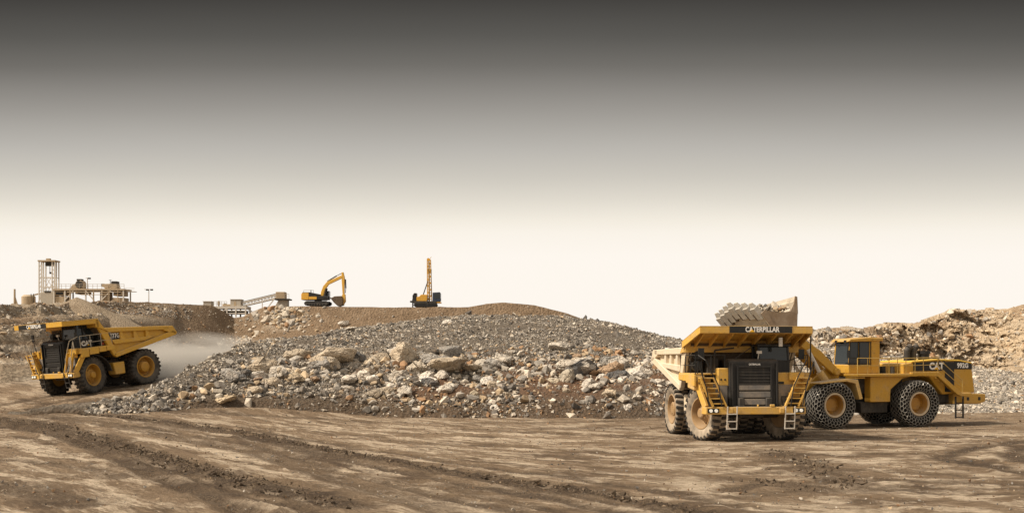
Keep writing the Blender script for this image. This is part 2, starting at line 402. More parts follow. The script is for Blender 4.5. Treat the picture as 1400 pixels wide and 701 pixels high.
# ------------------------------------------------------------------ ground material
def attr(N, name): return N('ShaderNodeAttribute', attribute_name=name).outputs['Fac']
def ground_mat():
    m, nt, b, N = mat('quarry_floor_dirt')
    g = N('ShaderNodeNewGeometry').outputs['Position']
    n1 = N('ShaderNodeTexNoise', {'Vector': g, 'Scale': .35, 'Detail': 8, 'Roughness': .7}).outputs['Fac']
    n2 = N('ShaderNodeTexNoise', {'Vector': g, 'Scale': 3.5, 'Detail': 8, 'Roughness': .75}).outputs['Fac']
    n3 = N('ShaderNodeTexNoise', {'Vector': g, 'Scale': 14, 'Detail': 5, 'Roughness': .7}).outputs['Fac']
    fu, fv = attr(N, 'flow_along'), attr(N, 'flow_across')
    def flow(su, sv, det, ro, w=0):
        a = N('ShaderNodeMath', {0: fu, 1: su}, operation='MULTIPLY').outputs[0]; c = N('ShaderNodeMath', {0: fv, 1: sv}, operation='MULTIPLY').outputs[0]
        v = N('ShaderNodeCombineXYZ', {0: a, 1: c, 2: w}).outputs[0]
        return N('ShaderNodeTexNoise', {'Vector': v, 'Scale': 1, 'Detail': det, 'Roughness': ro, 'Distortion': .25}).outputs['Fac']
    fa, fb, fc, fd = flow(.24, .50, 13, .70), flow(.8, 2.4, 12, .74, 4), flow(.20, .36, 13, .72, 9), flow(3.0, 4.5, 9, .8, 2)
    iso = N('ShaderNodeTexNoise', {'Vector': g, 'Scale': .42, 'Detail': 12, 'Roughness': .68, 'Distortion': .4}).outputs['Fac']
    bl = attr(N, 'blotch')
    mf = lambda a: [o for o in N('ShaderNodeMix', {'Factor': bl, 'A': a, 'B': iso}, data_type='FLOAT').outputs if o.type == 'VALUE'][0]
    fa = mf(fa)
    base = ramp_node(N, n1, [(.32, (.235, .160, .096)), (.5, (.345, .248, .158)), (.66, (.44, .330, .220))])
    base = mixc(N, ramp_node(N, fb, [(.38, .85), (.60, 0)]), base, (.185, .125, .075))
    base = mixc(N, ramp_node(N, fd, [(.38, .8), (.54, 0)]), base, (.150, .100, .060))
    base = mixc(N, ramp_node(N, fc, [(.515, 0), (.60, .9)]), base, (.118, .078, .047))
    pm = N('ShaderNodeMath', {0: attr(N, 'pale'), 1: ramp_node(N, fa, [(.485, 0), (.55, 1)])}, operation='MULTIPLY', use_clamp=True).outputs[0]
    pale = N('ShaderNodeMath', {0: pm, 1: ramp_node(N, fb, [(.40, .25), (.56, 1.)])}, operation='MULTIPLY', use_clamp=True).outputs[0]
    pale = N('ShaderNodeMath', {0: pale, 1: ramp_node(N, fd, [(.30, .55), (.52, 1.)])}, operation='MULTIPLY', use_clamp=True).outputs[0]
    base = mixc(N, pale, base, (.68, .55, .405))
    dk = N('ShaderNodeMath', {0: attr(N, 'dark'), 1: ramp_node(N, n3, [(.34, .45), (.56, 1.2)])}, operation='MULTIPLY', use_clamp=True).outputs[0]
    base = mixc(N, dk, base, (.078, .053, .034))
    base = mixc(N, attr(N, 'dusty'), base, (.52, .45, .37))
    nt.links.new(base, b.inputs['Base Color'])
    wet = N('ShaderNodeMath', {0: attr(N, 'wet'), 1: ramp_node(N, n2, [(.45, 0), (.55, 1)])}, operation='MULTIPLY', use_clamp=True).outputs[0]
    rr = N('ShaderNodeMapRange', {'Value': wet, 'To Min': .92, 'To Max': .22}).outputs[0]
    nt.links.new(rr, b.inputs['Roughness'])
    b.inputs['Specular IOR Level'].default_value = .25
    hh = N('ShaderNodeMath', {0: n2, 1: N('ShaderNodeMath', {0: n3, 1: .6}, operation='MULTIPLY').outputs[0]}, operation='ADD').outputs[0]
    bp = N('ShaderNodeBump', {'Height': hh, 'Strength': 1, 'Distance': .2})
    nt.links.new(bp.outputs[0], b.inputs['Normal'])
    return m

# ------------------------------------------------------------------ ground sheet
def axis(lo, hi, dense0, dense1, step, grow=1.25):
    a = list(np.arange(dense0, dense1 + 1e-6, step))
    s = step; v = dense1
    while v < hi: s *= grow; v += s; a.append(v)
    s = step; v = dense0; pre = []
    while v > lo: s *= grow; v -= s; pre.append(v)
    return np.array(pre[::-1] + a)
gx = axis(-2500, 2500, -46, 50, .2); gy = axis(-400, 4500, 26, 92, .2)
X, Y = np.meshgrid(gx, gy)
Z = ground_z(X, Y)
TRK = [  # photo points on the floor, half width in metres, strength, lumpiness
    ([(40, 560), (95, 565), (200, 574), (330, 590), (470, 619), (620, 646), (780, 669), (900, 690), (1000, 712)], .55, 1.0, 1.),
    ([(128, 539), (95, 547), (60, 553), (40, 560)], .5, .8, .4),
    ([(165, 541), (120, 549), (85, 556), (48, 562)], .45, .8, .4),
    ([(-60, 568), (0, 573), (70, 582), (125, 598), (200, 622), (270, 644), (330, 662), (400, 676), (470, 694)], .95, .9, 1.),
    ([(150, 604), (230, 626), (300, 646), (370, 664)], .6, .7, 1.),
    ([(-60, 622), (0, 628), (70, 632), (130, 641), (165, 652)], .5, .6, .6),
    ([(-60, 655), (0, 660), (60, 674), (120, 690)], .6, .7, .6),
    ([(0, 554), (45, 545), (90, 537)], .4, .6, .3),
    ([(1450, 598), (1400, 603), (1330, 613), (1298, 621), (1286, 626), (1310, 631), (1360, 638), (1420, 650), (1500, 662)], .45, .9, .5),
    ([(1400, 612), (1380, 620), (1400, 630), (1450, 634)], .5, .9, .4),
    ([(1060, 618), (1105, 632), (1130, 650), (1160, 668)], .9, .65, 1.),
    ([(1000, 655), (1060, 660), (1110, 672)], .7, .6, 1.),
    ([(150, 553), (220, 559), (330, 567), (450, 573)], .8, .55, .6),
    ([(450, 574), (620, 578), (800, 577), (920, 573)], .6, .45, .5),
    ([(640, 586), (760, 592), (900, 596)], .45, .55, .3),
    ([(480, 600), (640, 607), (800, 615), (880, 622)], .35, .4, .3),
    ([(420, 640), (520, 655), (640, 672)], .5, .5, .6),
]
# fainter wheel marks sweeping the same way round
rt = random.Random(3)
A0 = TRK[0][0]; B0 = TRK[3][0]
for k_, (src, d0, d1) in enumerate([(A0, -13, 40)] * 9 + [(B0, -10, 30)] * 7):
    off = rt.uniform(d0, d1); sk = rt.uniform(-.02, .05)
    TRK.append(([(px + rt.uniform(-8, 8), 560 + (py - 560) * (1 + sk * 4) + off * (py - 545) / 70) for px, py in src], rt.uniform(.22, .42), rt.uniform(.45, .85), .45))
for k_ in range(7):
    y0 = rt.uniform(600, 690)
    TRK.append(([(1000 + 60 * i_ + rt.uniform(-5, 5), y0 + (rt.uniform(-1.5, 1.5)) - 10 * math.sin(i_ / 2.2 + k_ * .3) - i_ * 1.5) for i_ in range(9)], rt.uniform(.2, .4), rt.uniform(.4, .8), .45))
dark = np.zeros_like(X); lift = np.zeros_like(X)
nA = fbm(X * 2.6, Y * 2.6, 31, 3); nB = fbm(X * .5, Y * .5, 37, 3)
sel = (Y > 24) & (Y < 110) & (abs(X) < 60)
xs, ys = X[sel], Y[sel]
for pts, hw, st, lump in TRK:
    hw = hw * 1.3
    P = [ground_hit(*p) for p in pts]
    d = np.full(xs.shape, 99.); wob = (fbm(xs * .35, ys * .35, 41, 2) - .5) * 1.0
    for (ax, ay_), (bx, by) in zip(P[:-1], P[1:]):
        L2 = (bx - ax) ** 2 + (by - ay_) ** 2
        t = np.clip(((xs - ax) * (bx - ax) + (ys - ay_) * (by - ay_)) / L2, 0, 1)
        d = np.minimum(d, np.hypot(xs - ax - t * (bx - ax), ys - ay_ - t * (by - ay_)))
    d = abs(d + wob * hw)
    f = np.clip(1.25 - d / hw, 0, 1)
    nn = nA[sel]; f2 = np.minimum(1, f * 1.3) * np.clip(.62 + (nn - .45) * 2.2 * lump + (1 - lump) * .4, 0, 1)
    dark[sel] = np.maximum(dark[sel], st * f2)
    lift[sel] += st * (lump * .15 * f * np.clip(nn - .45, -.05, 1) * 2.2 - .05 * f + .05 * np.clip(1 - abs(d - hw * 1.4) / (hw * .5), 0, 1))
# pale scraped streaks along the way the trucks turn
YA = np.interp(X, np.arange(-60, 61, 2.), np.convolve(np.interp(np.arange(-66, 67, 2.), [-60, -30, -15, -9, -3, 3, 8, 20, 40, 70], [92, 70, 56, 48.5, 42.5, 38, 35.5, 33.5, 36, 44]), np.ones(7) / 7, 'valid'))
s1 = fbm(X * .16 + 7, (Y - YA) * 1.25, 51, 4); s2 = fbm(X * .33, (Y - YA) * 2.6 + 5, 57, 3)
streakL = sstep(s1, .54, .66) * .8 + sstep(s2, .58, .70) * .5
ang = .25
Xr = X * math.cos(ang) + Y * math.sin(ang); Yr = -X * math.sin(ang) + Y * math.cos(ang)
streakR = sstep(fbm(Xr * .18, Yr * 1.1, 61, 4), .55, .68) * .8 + sstep(fbm(X * .6, Y * .6, 63, 4), .58, .7) * .5
wr = sstep(X + (Y - 50) * .1, 5, 11)
pale = np.clip(1 - dark * 1.1, 0, 1)
nearT = sstep(Y, 58, 68) * sstep(X, 4, 9)
pale = pale * (1 - .7 * nearT) * np.clip(1 - sstep(Y, 60, 74) * .35, 0, 1)
dstreak = sstep(1 - s1, .56, .68) * .45 * (1 - wr) + sstep(1 - fbm(Xr * .2, Yr * 1.0, 67, 4), .57, .68) * .45 * wr
fu = X; fv = Y - YA
wet = np.clip(1 - np.hypot((X - 3.8) / 5.5, (Y - 64) / 2.2), 0, 1)
dark = np.maximum(dark, wet * .5)
dusty = sstep(Y, 86, 100) * (1 - sstep(X, -14, -6)) * .6
fine = (Y > 20) & (Y < 100) & (abs(X) < 55)
Z = Z + np.where(fine, lift + .10 * (nB - .5) + .09 * (nA - .5) + .05 * (fbm(X * 1.1, (Y - YA) * 2.2, 77, 3) - .5), 0)
for cx, cy, r in ((12, 56, 9), (25, 66, 9)):      # packed hard where the machines stand
    k = 1 - sstep(np.hypot(X - cx, Y - cy), r * .6, r); Z = Z * (1 - .85 * k)
M['ground'] = ground_mat()
grid_mesh('ground', X, Y, Z, M['ground'], {'dark': dark, 'pale': pale, 'wet': wet, 'dusty': dusty, 'blotch': np.clip(sstep(X + (Y - 50) * .1, 2, 9) * .8 * (1 - sstep(X, 14, 20) * .6), 0, 1), 'flow_along': fu, 'flow_across': fv})

# ------------------------------------------------------------------ stone pile
def earth_mat(name, stops, scale=.5, bump=.5, attr_mix=None, bdist=.2, low=.6):
    m, nt, b, N = mat(name)
    g = N('ShaderNodeNewGeometry').outputs['Position']
    n1 = N('ShaderNodeTexNoise', {'Vector': g, 'Scale': scale, 'Detail': 9, 'Roughness': .72}).outputs['Fac']
    n2 = N('ShaderNodeTexNoise', {'Vector': g, 'Scale': scale * 7, 'Detail': 7, 'Roughness': .75}).outputs['Fac']
    v = N('ShaderNodeTexVoronoi', {'Vector': g, 'Scale': scale * 5})
    col = ramp_node(N, n1, stops)
    col = mixc(N, ramp_node(N, n2, [(.38, 0), (.68, .8)]), col, [c * low for c in stops[0][1]])
    for an, ac in (attr_mix or []):
        f = N('ShaderNodeMath', {0: attr(N, an), 1: ramp_node(N, n2, [(.35, .35), (.6, 1.1)])}, operation='MULTIPLY', use_clamp=True).outputs[0]
        c2 = mixc(N, n2, [q * .6 for q in ac], [q * 1.3 for q in ac])
        col = mixc(N, f, col, c2)
    nt.links.new(col, b.inputs['Base Color'])
    b.inputs['Roughness'].default_value = .95; b.inputs['Specular IOR Level'].default_value = .15
    h = N('ShaderNodeMath', {0: n2, 1: v.outputs['Distance']}, operation='ADD').outputs[0]
    bp = N('ShaderNodeBump', {'Height': h, 'Strength': bump, 'Distance': bdist})
    nt.links.new(bp.outputs[0], b.inputs['Normal'])
    return m
M['pile'] = earth_mat('rubble_fines', [(.32, (.110, .088, .067)), (.5, (.175, .145, .113)), (.68, (.25, .213, .172))], .9, .9, [('rusty', (.140, .074, .041)), ('browny', (.100, .068, .043))])
px_ = np.arange(-32, 27.01, .22); py_ = np.concatenate([np.arange(66, 92, .2), np.arange(92, 112, .3), np.arange(112, 135, 1.5)])
X, Y = np.meshgrid(px_, py_)
Z = pile_z(X, Y); t = pile_t(X, Y)
rusty = np.clip(1.4 - abs(t - .15) / .14, 0, 1) * sstep(fbm(X * .25, Y * .5, 71, 3), .36, .52) * sstep(X, -14, -6)
browny = np.clip(1.3 - t / .09, 0, 1)
Z = np.where(t < -.15, -3, Z)
grid_mesh('rubble_hill', X, Y, Z, M['pile'], {'rusty': rusty, 'browny': browny})

# ------------------------------------------------------------------ earth bank along the back, left part rocky
BX = [-400, -100, 0, 60, 100, 150, 200, 245, 290, 306, 320, 332, 345, 362, 420, 520, 640, 665, 690, 730, 775, 820, 900]
bank = Slope(BX,
    [84, 87, 89.5, 95, 103, 117, 140, 168, 190, 196, 198, 198, 198, 196, 194, 192, 190, 188, 187, 187, 189, 190, 192],
    lambda px, fy: ground_z((px - 700) / F * fy, fy) - .4,
    [112, 120, 126, 138, 150, 168, 186, 198, 206, 208, 210, 210, 210, 208, 207, 206, 206, 206, 206, 206, 206, 206, 206],
    [417, 418, 418, 416, 413, 412, 413, 416, 417.5, 426, 434, 433, 426, 419.5, 418.5, 420, 419.5, 415, 413.3, 417, 428, 445, 482],
    lambda px, t: np.where(px < 240, (t + .09 * np.sin(t * 12.5) * np.clip((240 - px) / 120, 0, 1)), t ** 1.0 * (1 - .12 * np.sin(math.pi * t))),
    lambda px, t, x, Y, z: ((3.0 * (fbm(x * .25, z * .5, 81, 4) - .5) + (1.6 * (blocks(x, z, 2.2, 1.1, 301) - .5) + .8 * (blocks(x + 5, z, .9, .5, 311) - .5)) * np.clip((250 - px) / 60, 0, 1)) * np.clip((260 - px) / 140, .12, 1) * np.clip(np.minimum(t * 5, (1.05 - t) * 8), 0, 1),
                            (fbm(x * .3, Y * .3, 85, 4) - .5) * (1.3 * np.clip((240 - px) / 140, .22, 1)) * np.clip(t * 6, 0, 1) + .35 * (fbm(x * .9, Y * .9, 87, 3) - .5) * np.clip((260 - px) / 100, .3, 1)))
M['bank'] = earth_mat('bank_earth', [(.32, (.165, .112, .070)), (.5, (.225, .158, .101)), (.68, (.285, .207, .138))], .45, .8, [('rocky', (.33, .265, .19)), ('white_rock', (.50, .43, .34))], .35)
pc = np.arange(-400, 901, 1.5); tt = np.concatenate([np.linspace(0, 1, 90), 1 + np.linspace(.02, 2.2, 22)])
PXg, Tg = np.meshgrid(pc, tt)
X, Y, Z = bank.pos(PXg, Tg)
rocky = np.clip((250 - PXg) / 60, 0, 1) * sstep(fbm(X * .12, Z * .6, 91, 4), .40, .58)
wht = np.clip(1 - abs(PXg - 205) / 60, 0, 1) * np.clip(1 - abs(Tg - .78) / .24, 0, 1) * sstep(fbm(X * .45, Z * .35, 93, 3), .38, .58)
wht = np.maximum(wht, np.clip(1.3 - np.hypot((PXg - 385) / 34, (Tg - .78) / .26), 0, 1) * sstep(fbm(X * .7, Z * .7, 95, 3), .36, .52))
wht = np.maximum(wht, .7 * np.clip((230 - PXg) / 100, 0, 1) * sstep(fbm(X * .2, Z * .8, 97, 4), .58, .66))
grid_mesh('earth_bank_hill', X, Y, Z, M['bank'], {'rocky': rocky, 'white_rock': wht})

# ------------------------------------------------------------------ quarry face on the right
WX = [1030, 1085, 1105, 1130, 1160, 1185, 1200, 1250, 1285, 1300, 1330, 1342, 1375, 1400, 1500, 1900]
def wall_foot(px, fy): return np.interp(px, [1030, 1110, 1160, 1200, 1300, 1400, 1900], [2.5, 4.4, 4.6, 3.9, 2.9, 1.6, 1.4])
face = Slope(WX, [112, 113, 114, 114, 115, 116, 119, 123, 126, 127, 127, 126, 124, 121, 113, 96], wall_foot,
    [118, 120, 121, 121, 121, 123, 126, 130, 132, 132, 132, 132, 130, 128, 121, 104],
    [476, 460, 455, 449.5, 450, 454, 449, 446, 433, 426, 424.5, 421, 420, 415, 409, 404],
    lambda px, t: t + .05 * np.sin(t * 15 + px * .02),
    lambda px, t, x, Y, z: ((1.0 * (fbm(x * .16, z * .22, 101, 3) - .5) + 1.0 * (blocks(x, z, 2.4, 1.3, 201) - .5) + .65 * (blocks(x + 3, z, .95, .55, 211) - .5) + .36 * (blocks(x + 7, z, .42, .26, 221) - .5)) * np.clip(np.minimum(t * 6 + .3, (1.15 - t) * 6), .25, 1),
                            (.9 * (fbm(x * .35, Y * .2, 107, 4) - .5) + .7 * (blocks(x, z * 0 + t * 8, 1.3, .8, 231) - .5)) * np.clip(t * 3, 0, 1)))
M['face'] = earth_mat('broken_limestone_face', [(.30, (.38, .275, .175)), (.44, (.57, .44, .295)), (.60, (.67, .545, .39)), (.75, (.74, .64, .50))], .38, .9, [('grey', (.40, .36, .31)), ('brown', (.36, .25, .155))], .45, .95)
pc = np.concatenate([np.arange(1030, 1450, 1.), np.arange(1450, 1900, 2.5)]); tt = np.concatenate([np.linspace(0, 1, 130), 1 + np.linspace(.01, .2, 14), 1 + np.linspace(.25, 2, 10)])
PXg, Tg = np.meshgrid(pc, tt)
X, Y, Z = face.pos(PXg, Tg)
grey = np.maximum(sstep(fbm(X * .10, Z * .35, 111, 3), .50, .62) * .2, np.clip((1200 - PXg) / 20, 0, 1) * .7)
brown = sstep(fbm(X * .3, Z * .3, 113, 4), .56, .66)
grid_mesh('quarry_face_hill', X, Y, Z, M['face'], {'grey': grey, 'brown': brown}, smooth=False)
# scree below it
scree = Slope([980, 1085, 1130, 1200, 1300, 1400, 1900], [84, 80, 78, 77, 78, 79, 72], lambda px, fy: px * 0 - .25,
    [113.5, 114.5, 115.5, 120.5, 128, 122.5, 98],
    [478, 474, 474, 483, 495, 512, 512],
    lambda px, t: t ** 1.15, lambda px, t, x, Y, z: (t * 0, (.9 * (fbm(x * .25, Y * .3, 121, 3) - .5) + .35 * (fbm(x * .9, Y * .9, 123, 3) - .5)) * np.clip(t * 8, 0, 1)))
scree.cpy = scree.cpy
pc = np.arange(980, 1900, 2.); tt = np.linspace(0, 1, 110)
PXg, Tg = np.meshgrid(pc, tt)
X, Y, Z = scree.pos(PXg, Tg)
M['scree'] = earth_mat('scree_fines', [(.32, (.25, .215, .175)), (.5, (.36, .315, .262)), (.68, (.47, .42, .355))], .9, .9)
grid_mesh('scree_slope_hill', X, Y, Z, M['scree'])

# stockpile cone on the bank at the left
apex = PX(105, 402.5, 150)
tt = np.linspace(0, 1, 24); aa = np.linspace(0, 2 * math.pi, 73)
A, T = np.meshgrid(aa, tt)
r = T * 9.5
X = apex.x + r * np.cos(A) * (1 + .12 * np.cos(A - .3)); Y = apex.y + r * np.sin(A); Z = apex.z - .1 - T * 5.2 - .25 * (1 - T) ** 6 + .35 * (fbm(X * .6, Y * .6, 131, 3) - .5) * T
M['cone'] = earth_mat('crushed_stone_stockpile', [(.32, (.22, .165, .11)), (.5, (.30, .235, .165)), (.68, (.36, .29, .21))], .8, .6)
grid_mesh('stockpile_hill', X, Y, Z, M['cone'])

# ------------------------------------------------------------------ rocks
def hull_rock(seed, n):
    rn = random.Random(seed); bm = bmesh.new()
    sx, sy, sz = rn.uniform(.8, 1.25), rn.uniform(.7, 1.1), rn.uniform(.5, .9)
    for _ in range(n):
        v = Vector((rn.gauss(0, 1), rn.gauss(0, 1), rn.gauss(0, 1))).normalized() * rn.uniform(.62, 1.1)
        bm.verts.new((v.x * sx, v.y * sy, v.z * sz))
    bmesh.ops.convex_hull(bm, input=bm.verts)
    for v in [v for v in bm.verts if not v.link_faces]: bm.verts.remove(v)
    return bm
def hull_arrays(seed, n):
    bm = hull_rock(seed, n); bmesh.ops.triangulate(bm, faces=bm.faces); bm.verts.index_update()
    v = np.array([q.co[:] for q in bm.verts]); f = np.array([[q.index for q in g.verts] for g in bm.faces]); bm.free()
    return v, f
SMALL = [hull_arrays(900 + i, 9) for i in range(16)]; MID = [hull_arrays(950 + i, 18) for i in range(14)]
def scatter(name, P, S, C, seed, label=None, cat=None, mat_=None):
    """many loose stones as one object; P centres, S sizes, C colours"""
    rg = np.random.default_rng(seed); N_ = len(P)
    V = []; Fc = []; CC = []; off = 0
    big = S > .34
    for use, lib in ((~big, SMALL), (big, MID)):
        idx = np.where(use)[0]; pick = rg.integers(0, len(lib), len(idx))
        for k, (lv, lf) in enumerate(lib):
            ii = idx[pick == k]
            if not len(ii): continue
            a, b_, c = rg.uniform(0, 6.283, len(ii)), rg.normal(0, .5, len(ii)), rg.normal(0, .5, len(ii))
            ca, sa, cb, sb, cc, scc = np.cos(a), np.sin(a), np.cos(b_), np.sin(b_), np.cos(c), np.sin(c)
            Rm = np.empty((len(ii), 3, 3))
            Rm[:, 0] = np.stack([ca * cb, ca * sb * scc - sa * cc, ca * sb * cc + sa * scc], 1)
            Rm[:, 1] = np.stack([sa * cb, sa * sb * scc + ca * cc, sa * sb * cc - ca * scc], 1)
            Rm[:, 2] = np.stack([-sb, cb * scc, cb * cc], 1)
            w = np.einsum('nij,vj->nvi', Rm, lv) * S[ii][:, None, None] + P[ii][:, None, :]
            V.append(w.reshape(-1, 3))
            Fc.append((lf[None] + (off + np.arange(len(ii)) * len(lv))[:, None, None]).reshape(-1, 3))
            CC.append(np.repeat(C[ii], len(lv), 0)); off += len(ii) * len(lv)
    V = np.concatenate(V).astype(np.float32); Fc = np.concatenate(Fc).astype(np.int32); CC = np.concatenate(CC)
    me = bpy.data.meshes.new(name)
    me.vertices.add(len(V)); me.vertices.foreach_set('co', V.ravel())
    me.loops.add(Fc.size); me.loops.foreach_set('vertex_index', Fc.ravel())
    me.polygons.add(len(Fc)); me.polygons.foreach_set('loop_start', np.arange(0, Fc.size, 3, dtype=np.int32))
    me.polygons.foreach_set('use_smooth', np.zeros(len(Fc), bool))
    me.update(calc_edges=True)
    at = me.color_attributes.new('rock_colour', 'FLOAT_COLOR', 'POINT')
    at.data.foreach_set('color', np.concatenate([CC, np.ones((len(CC), 1))], 1).astype(np.float32).ravel())
    me.materials.append(mat_ or M['stones'])
    o = bpy.data.objects.new(name, me); COL.objects.link(o)
    return tag(o, label, cat, kind='stuff')
def rock_mat(name, src, scale, bump=.5):
    m, nt, b, N = mat(name)
    g = N('ShaderNodeNewGeometry').outputs['Position']; tc_ = N('ShaderNodeTexCoord').outputs['Object']
    co = g if src == 'attr' else tc_
    n1 = N('ShaderNodeTexNoise', {'Vector': co, 'Scale': scale, 'Detail': 8, 'Roughness': .7}).outputs['Fac']
    n2 = N('ShaderNodeTexNoise', {'Vector': co, 'Scale': scale * 6, 'Detail': 6, 'Roughness': .7}).outputs['Fac']
    if src == 'attr': base = N('ShaderNodeAttribute', attribute_name='rock_colour').outputs['Color']
    else: base = N('ShaderNodeObjectInfo').outputs['Color']
    k = N('ShaderNodeMapRange', {'Value': n2, 'From Min': .3, 'From Max': .7, 'To Min': .68, 'To Max': 1.25}).outputs[0]
    col = N('ShaderNodeVectorMath', {0: base, 'Scale': k}, operation='SCALE').outputs[0]
    col = mixc(N, ramp_node(N, n1, [(.50, 0), (.70, .55)]), col, (.26, .185, .115))
    nt.links.new(col, b.inputs['Base Color']); b.inputs['Roughness'].default_value = .92; b.inputs['Specular IOR Level'].default_value = .2
    h = N('ShaderNodeMath', {0: n1, 1: n2}, operation='ADD').outputs[0]
    if src == 'obj':
        vz = N('ShaderNodeTexVoronoi', {'Vector': N('ShaderNodeVectorMath', {0: co, 1: N('ShaderNodeTexNoise', {'Vector': co, 'Scale': 1.5}).outputs['Color']}, operation='ADD').outputs[0], 'Scale': 1.5}, feature='DISTANCE_TO_EDGE')
        h = N('ShaderNodeMath', {0: h, 1: N('ShaderNodeMapRange', {'Value': vz.outputs['Distance'], 'From Max': .10}).outputs[0]}, operation='ADD').outputs[0]
    nt.links.new(N('ShaderNodeBump', {'Height': h, 'Strength': bump, 'Distance': .16}).outputs[0], b.inputs['Normal'])
    return m
M['stones'] = rock_mat('loose_stone', 'attr', 1.6, .4)
M['boulder'] = rock_mat('boulder_stone', 'obj', 1.1, .75)
PAL = np.array([(.36, .325, .28), (.235, .212, .185), (.145, .13, .115), (.50, .44, .36), (.44, .335, .22), (.09, .083, .077), (.30, .18, .10), (.60, .53, .44)])
def colours(rg, n, w): 
    w = np.array(w, float); i = rg.choice(len(PAL), n, p=w / w.sum()); return PAL[i] * rg.uniform(.75, 1.2, (n, 1))
rg = np.random.default_rng(11)
# gravel and stones all over the rubble hill
n = 75000
x = rg.uniform(-27, 25, n); yt = np.interp(x, PXS, PYT); yc = np.interp(x, PXS, PYC); t = rg.uniform(-.005, 1.03, n); y = yt + (yc - yt) * t
u = rg.uniform(0, 1, n)
s = .04 + .046 * rg.exponential(1, n) * (1 + .6 * (t < .42)); s = np.clip(s, .035, .45)
keep = vnoise(x * .35, y * .35, 141) + rg.uniform(-.3, .3, n) > .30
keep &= ~((t < np.where(x < -8, .05, .015)) & (rg.uniform(0, 1, n) < .75))
C = np.where((t < .42)[:, None], colours(rg, n, [3.5, 3, 3, 2.4, 2.2, 1.4, 2.2, 1.0]), colours(rg, n, [5, 5, 3.5, 3, 1, .8, .3, 1.2]))
lr = sstep(x, -14, -8)[:, None]; C = np.where((t < .42)[:, None], C * lr + colours(rg, n, [4, 4, 3, 2, .8, 1, .3, .6]) * (1 - lr), C)
bandm = np.clip(1.4 - abs(t - .15) / .14, 0, 1) * sstep(x, -14, -6)
keep &= ~(rg.uniform(0, 1, n) < bandm * .78 * sstep(fbm(x * .25, y * .5, 71, 3), .36, .52))
P = np.stack([x, y, pile_z(x, y) + s * .15], 1)
scatter('rubble_gravel', P[keep], s[keep], C[keep], 1, 'broken grey stone covering the rubble hill', 'rubble')
# rough line of bigger chunks in the lower half
n = 1300
x = rg.uniform(-22, 24, n); yt = np.interp(x, PXS, PYT); yc = np.interp(x, PXS, PYC); t = np.clip(rg.normal(.2, .10, n), .05, .5); y = yt + (yc - yt) * t
s = np.clip(.15 + .10 * rg.exponential(1, n), .14, .55)
P = np.stack([x, y, pile_z(x, y) + s * .2], 1)
scatter('rubble_chunks', P, s, colours(rg, n, [4, 2.5, 1.5, 4.5, 3.5, .8, 1.6, 2]), 2, 'fist sized to knee high stone chunks filling the band between boulders', 'rubble')
# scree stones
n = 30000
p = rg.uniform(1085, 1560, n); t = rg.uniform(0, 1, n) ** .8
x, y, z = scree.pos(p, t); s = np.clip(.05 + .055 * rg.exponential(1, n), .045, .45)
scatter('scree_stones', np.stack([x, y, z + s * .2], 1), s, colours(rg, n, [5, 2.5, .8, 5, 1.2, .2, .3, 3.5]), 3, 'pale broken stone lying on the scree below the quarry face', 'rubble')
n = 3600
p = rg.uniform(1085, 1560, n); t = rg.uniform(0, 1.0, n)
x, y, z = face.pos(p, t); s = np.clip(.08 + .09 * rg.exponential(1, n), .07, .6)
scatter('face_stones', np.stack([x, y - s * .1, z + s * .1], 1), s, colours(rg, n, [2.5, 1, .5, 3, 7, .1, 1.5, 2.5]) * 1.1, 4, 'tan blocks loosened from the broken quarry face', 'rubble')
# stones on the rocky bank at the left
n = 30000
p = rg.uniform(-120, 262, n); t = rg.uniform(0, 1.0, n) ** 1.1
x, y, z = bank.pos(p, t); s = np.clip(.06 + .07 * rg.exponential(1, n), .05, .6)
k = vnoise(x * .3, z * .6, 151) + rg.uniform(-.25, .25, n) > .45
scatter('bank_stones', np.stack([x, y, z + s * .1], 1)[k], s[k], colours(rg, n, [3, 3, 3, 2, 3, .8, 2, .6])[k], 5, 'loose stones strewn over the rocky left bank', 'rubble')
n = 1300
p = rg.uniform(262, 790, n); t = rg.uniform(.05, 1.0, n)
pw = 1300
p[:350] = rg.normal(388, 24, 350); t[:350] = np.clip(rg.normal(.78, .13, 350), .4, .98)
p[350:520] = rg.normal(330, 16, 170); t[350:520] = np.clip(rg.normal(.2, .15, 170), .02, .6)
x, y, z = bank.pos(p, t); s = np.clip(.08 + .08 * rg.exponential(1, n), .08, .5); s[:520] *= 2.2
scatter('berm_stones', np.stack([x, y, z + s * .1], 1), s, colours(rg, n, [2, 1, .3, 4, 4, 0, 1.5, 2]), 6, 'pale stones dotted over the brown earth berm', 'rubble')
# clods and gravel on the floor
n = 24000
x = rg.uniform(-45, 45, n); y = 30 + 48 * rg.uniform(0, 1, n) ** 1.1; s = np.clip(.011 + .015 * rg.exponential(1, n), .01, .11)
z = ground_z(x, y)
scatter('floor_gravel', np.stack([x, y, z + .02], 1), s, colours(rg, n, [2, 2, 2, 1.2, 3.5, .8, 4, 1]) * .8, 8, 'small stones and clods littering the quarry floor', 'gravel')
n = 2200
P2 = []
for pts, hw, st, lump in TRK:
    if lump < .9: continue
    Q = [ground_hit(*p) for p in pts]
    for (a, b2), (c, d) in zip(Q[:-1], Q[1:]):
        L = math.hypot(c - a, d - b2); k = int(L * 16)
        f = rg.uniform(0, 1, k)
        P2.append(np.stack([a + (c - a) * f + rg.normal(0, hw * .5, k), b2 + (d - b2) * f + rg.normal(0, hw * .5, k)], 1))
P2 = np.concatenate(P2); n = len(P2)
s = np.clip(.03 + .03 * rg.exponential(1, n), .03, .16)
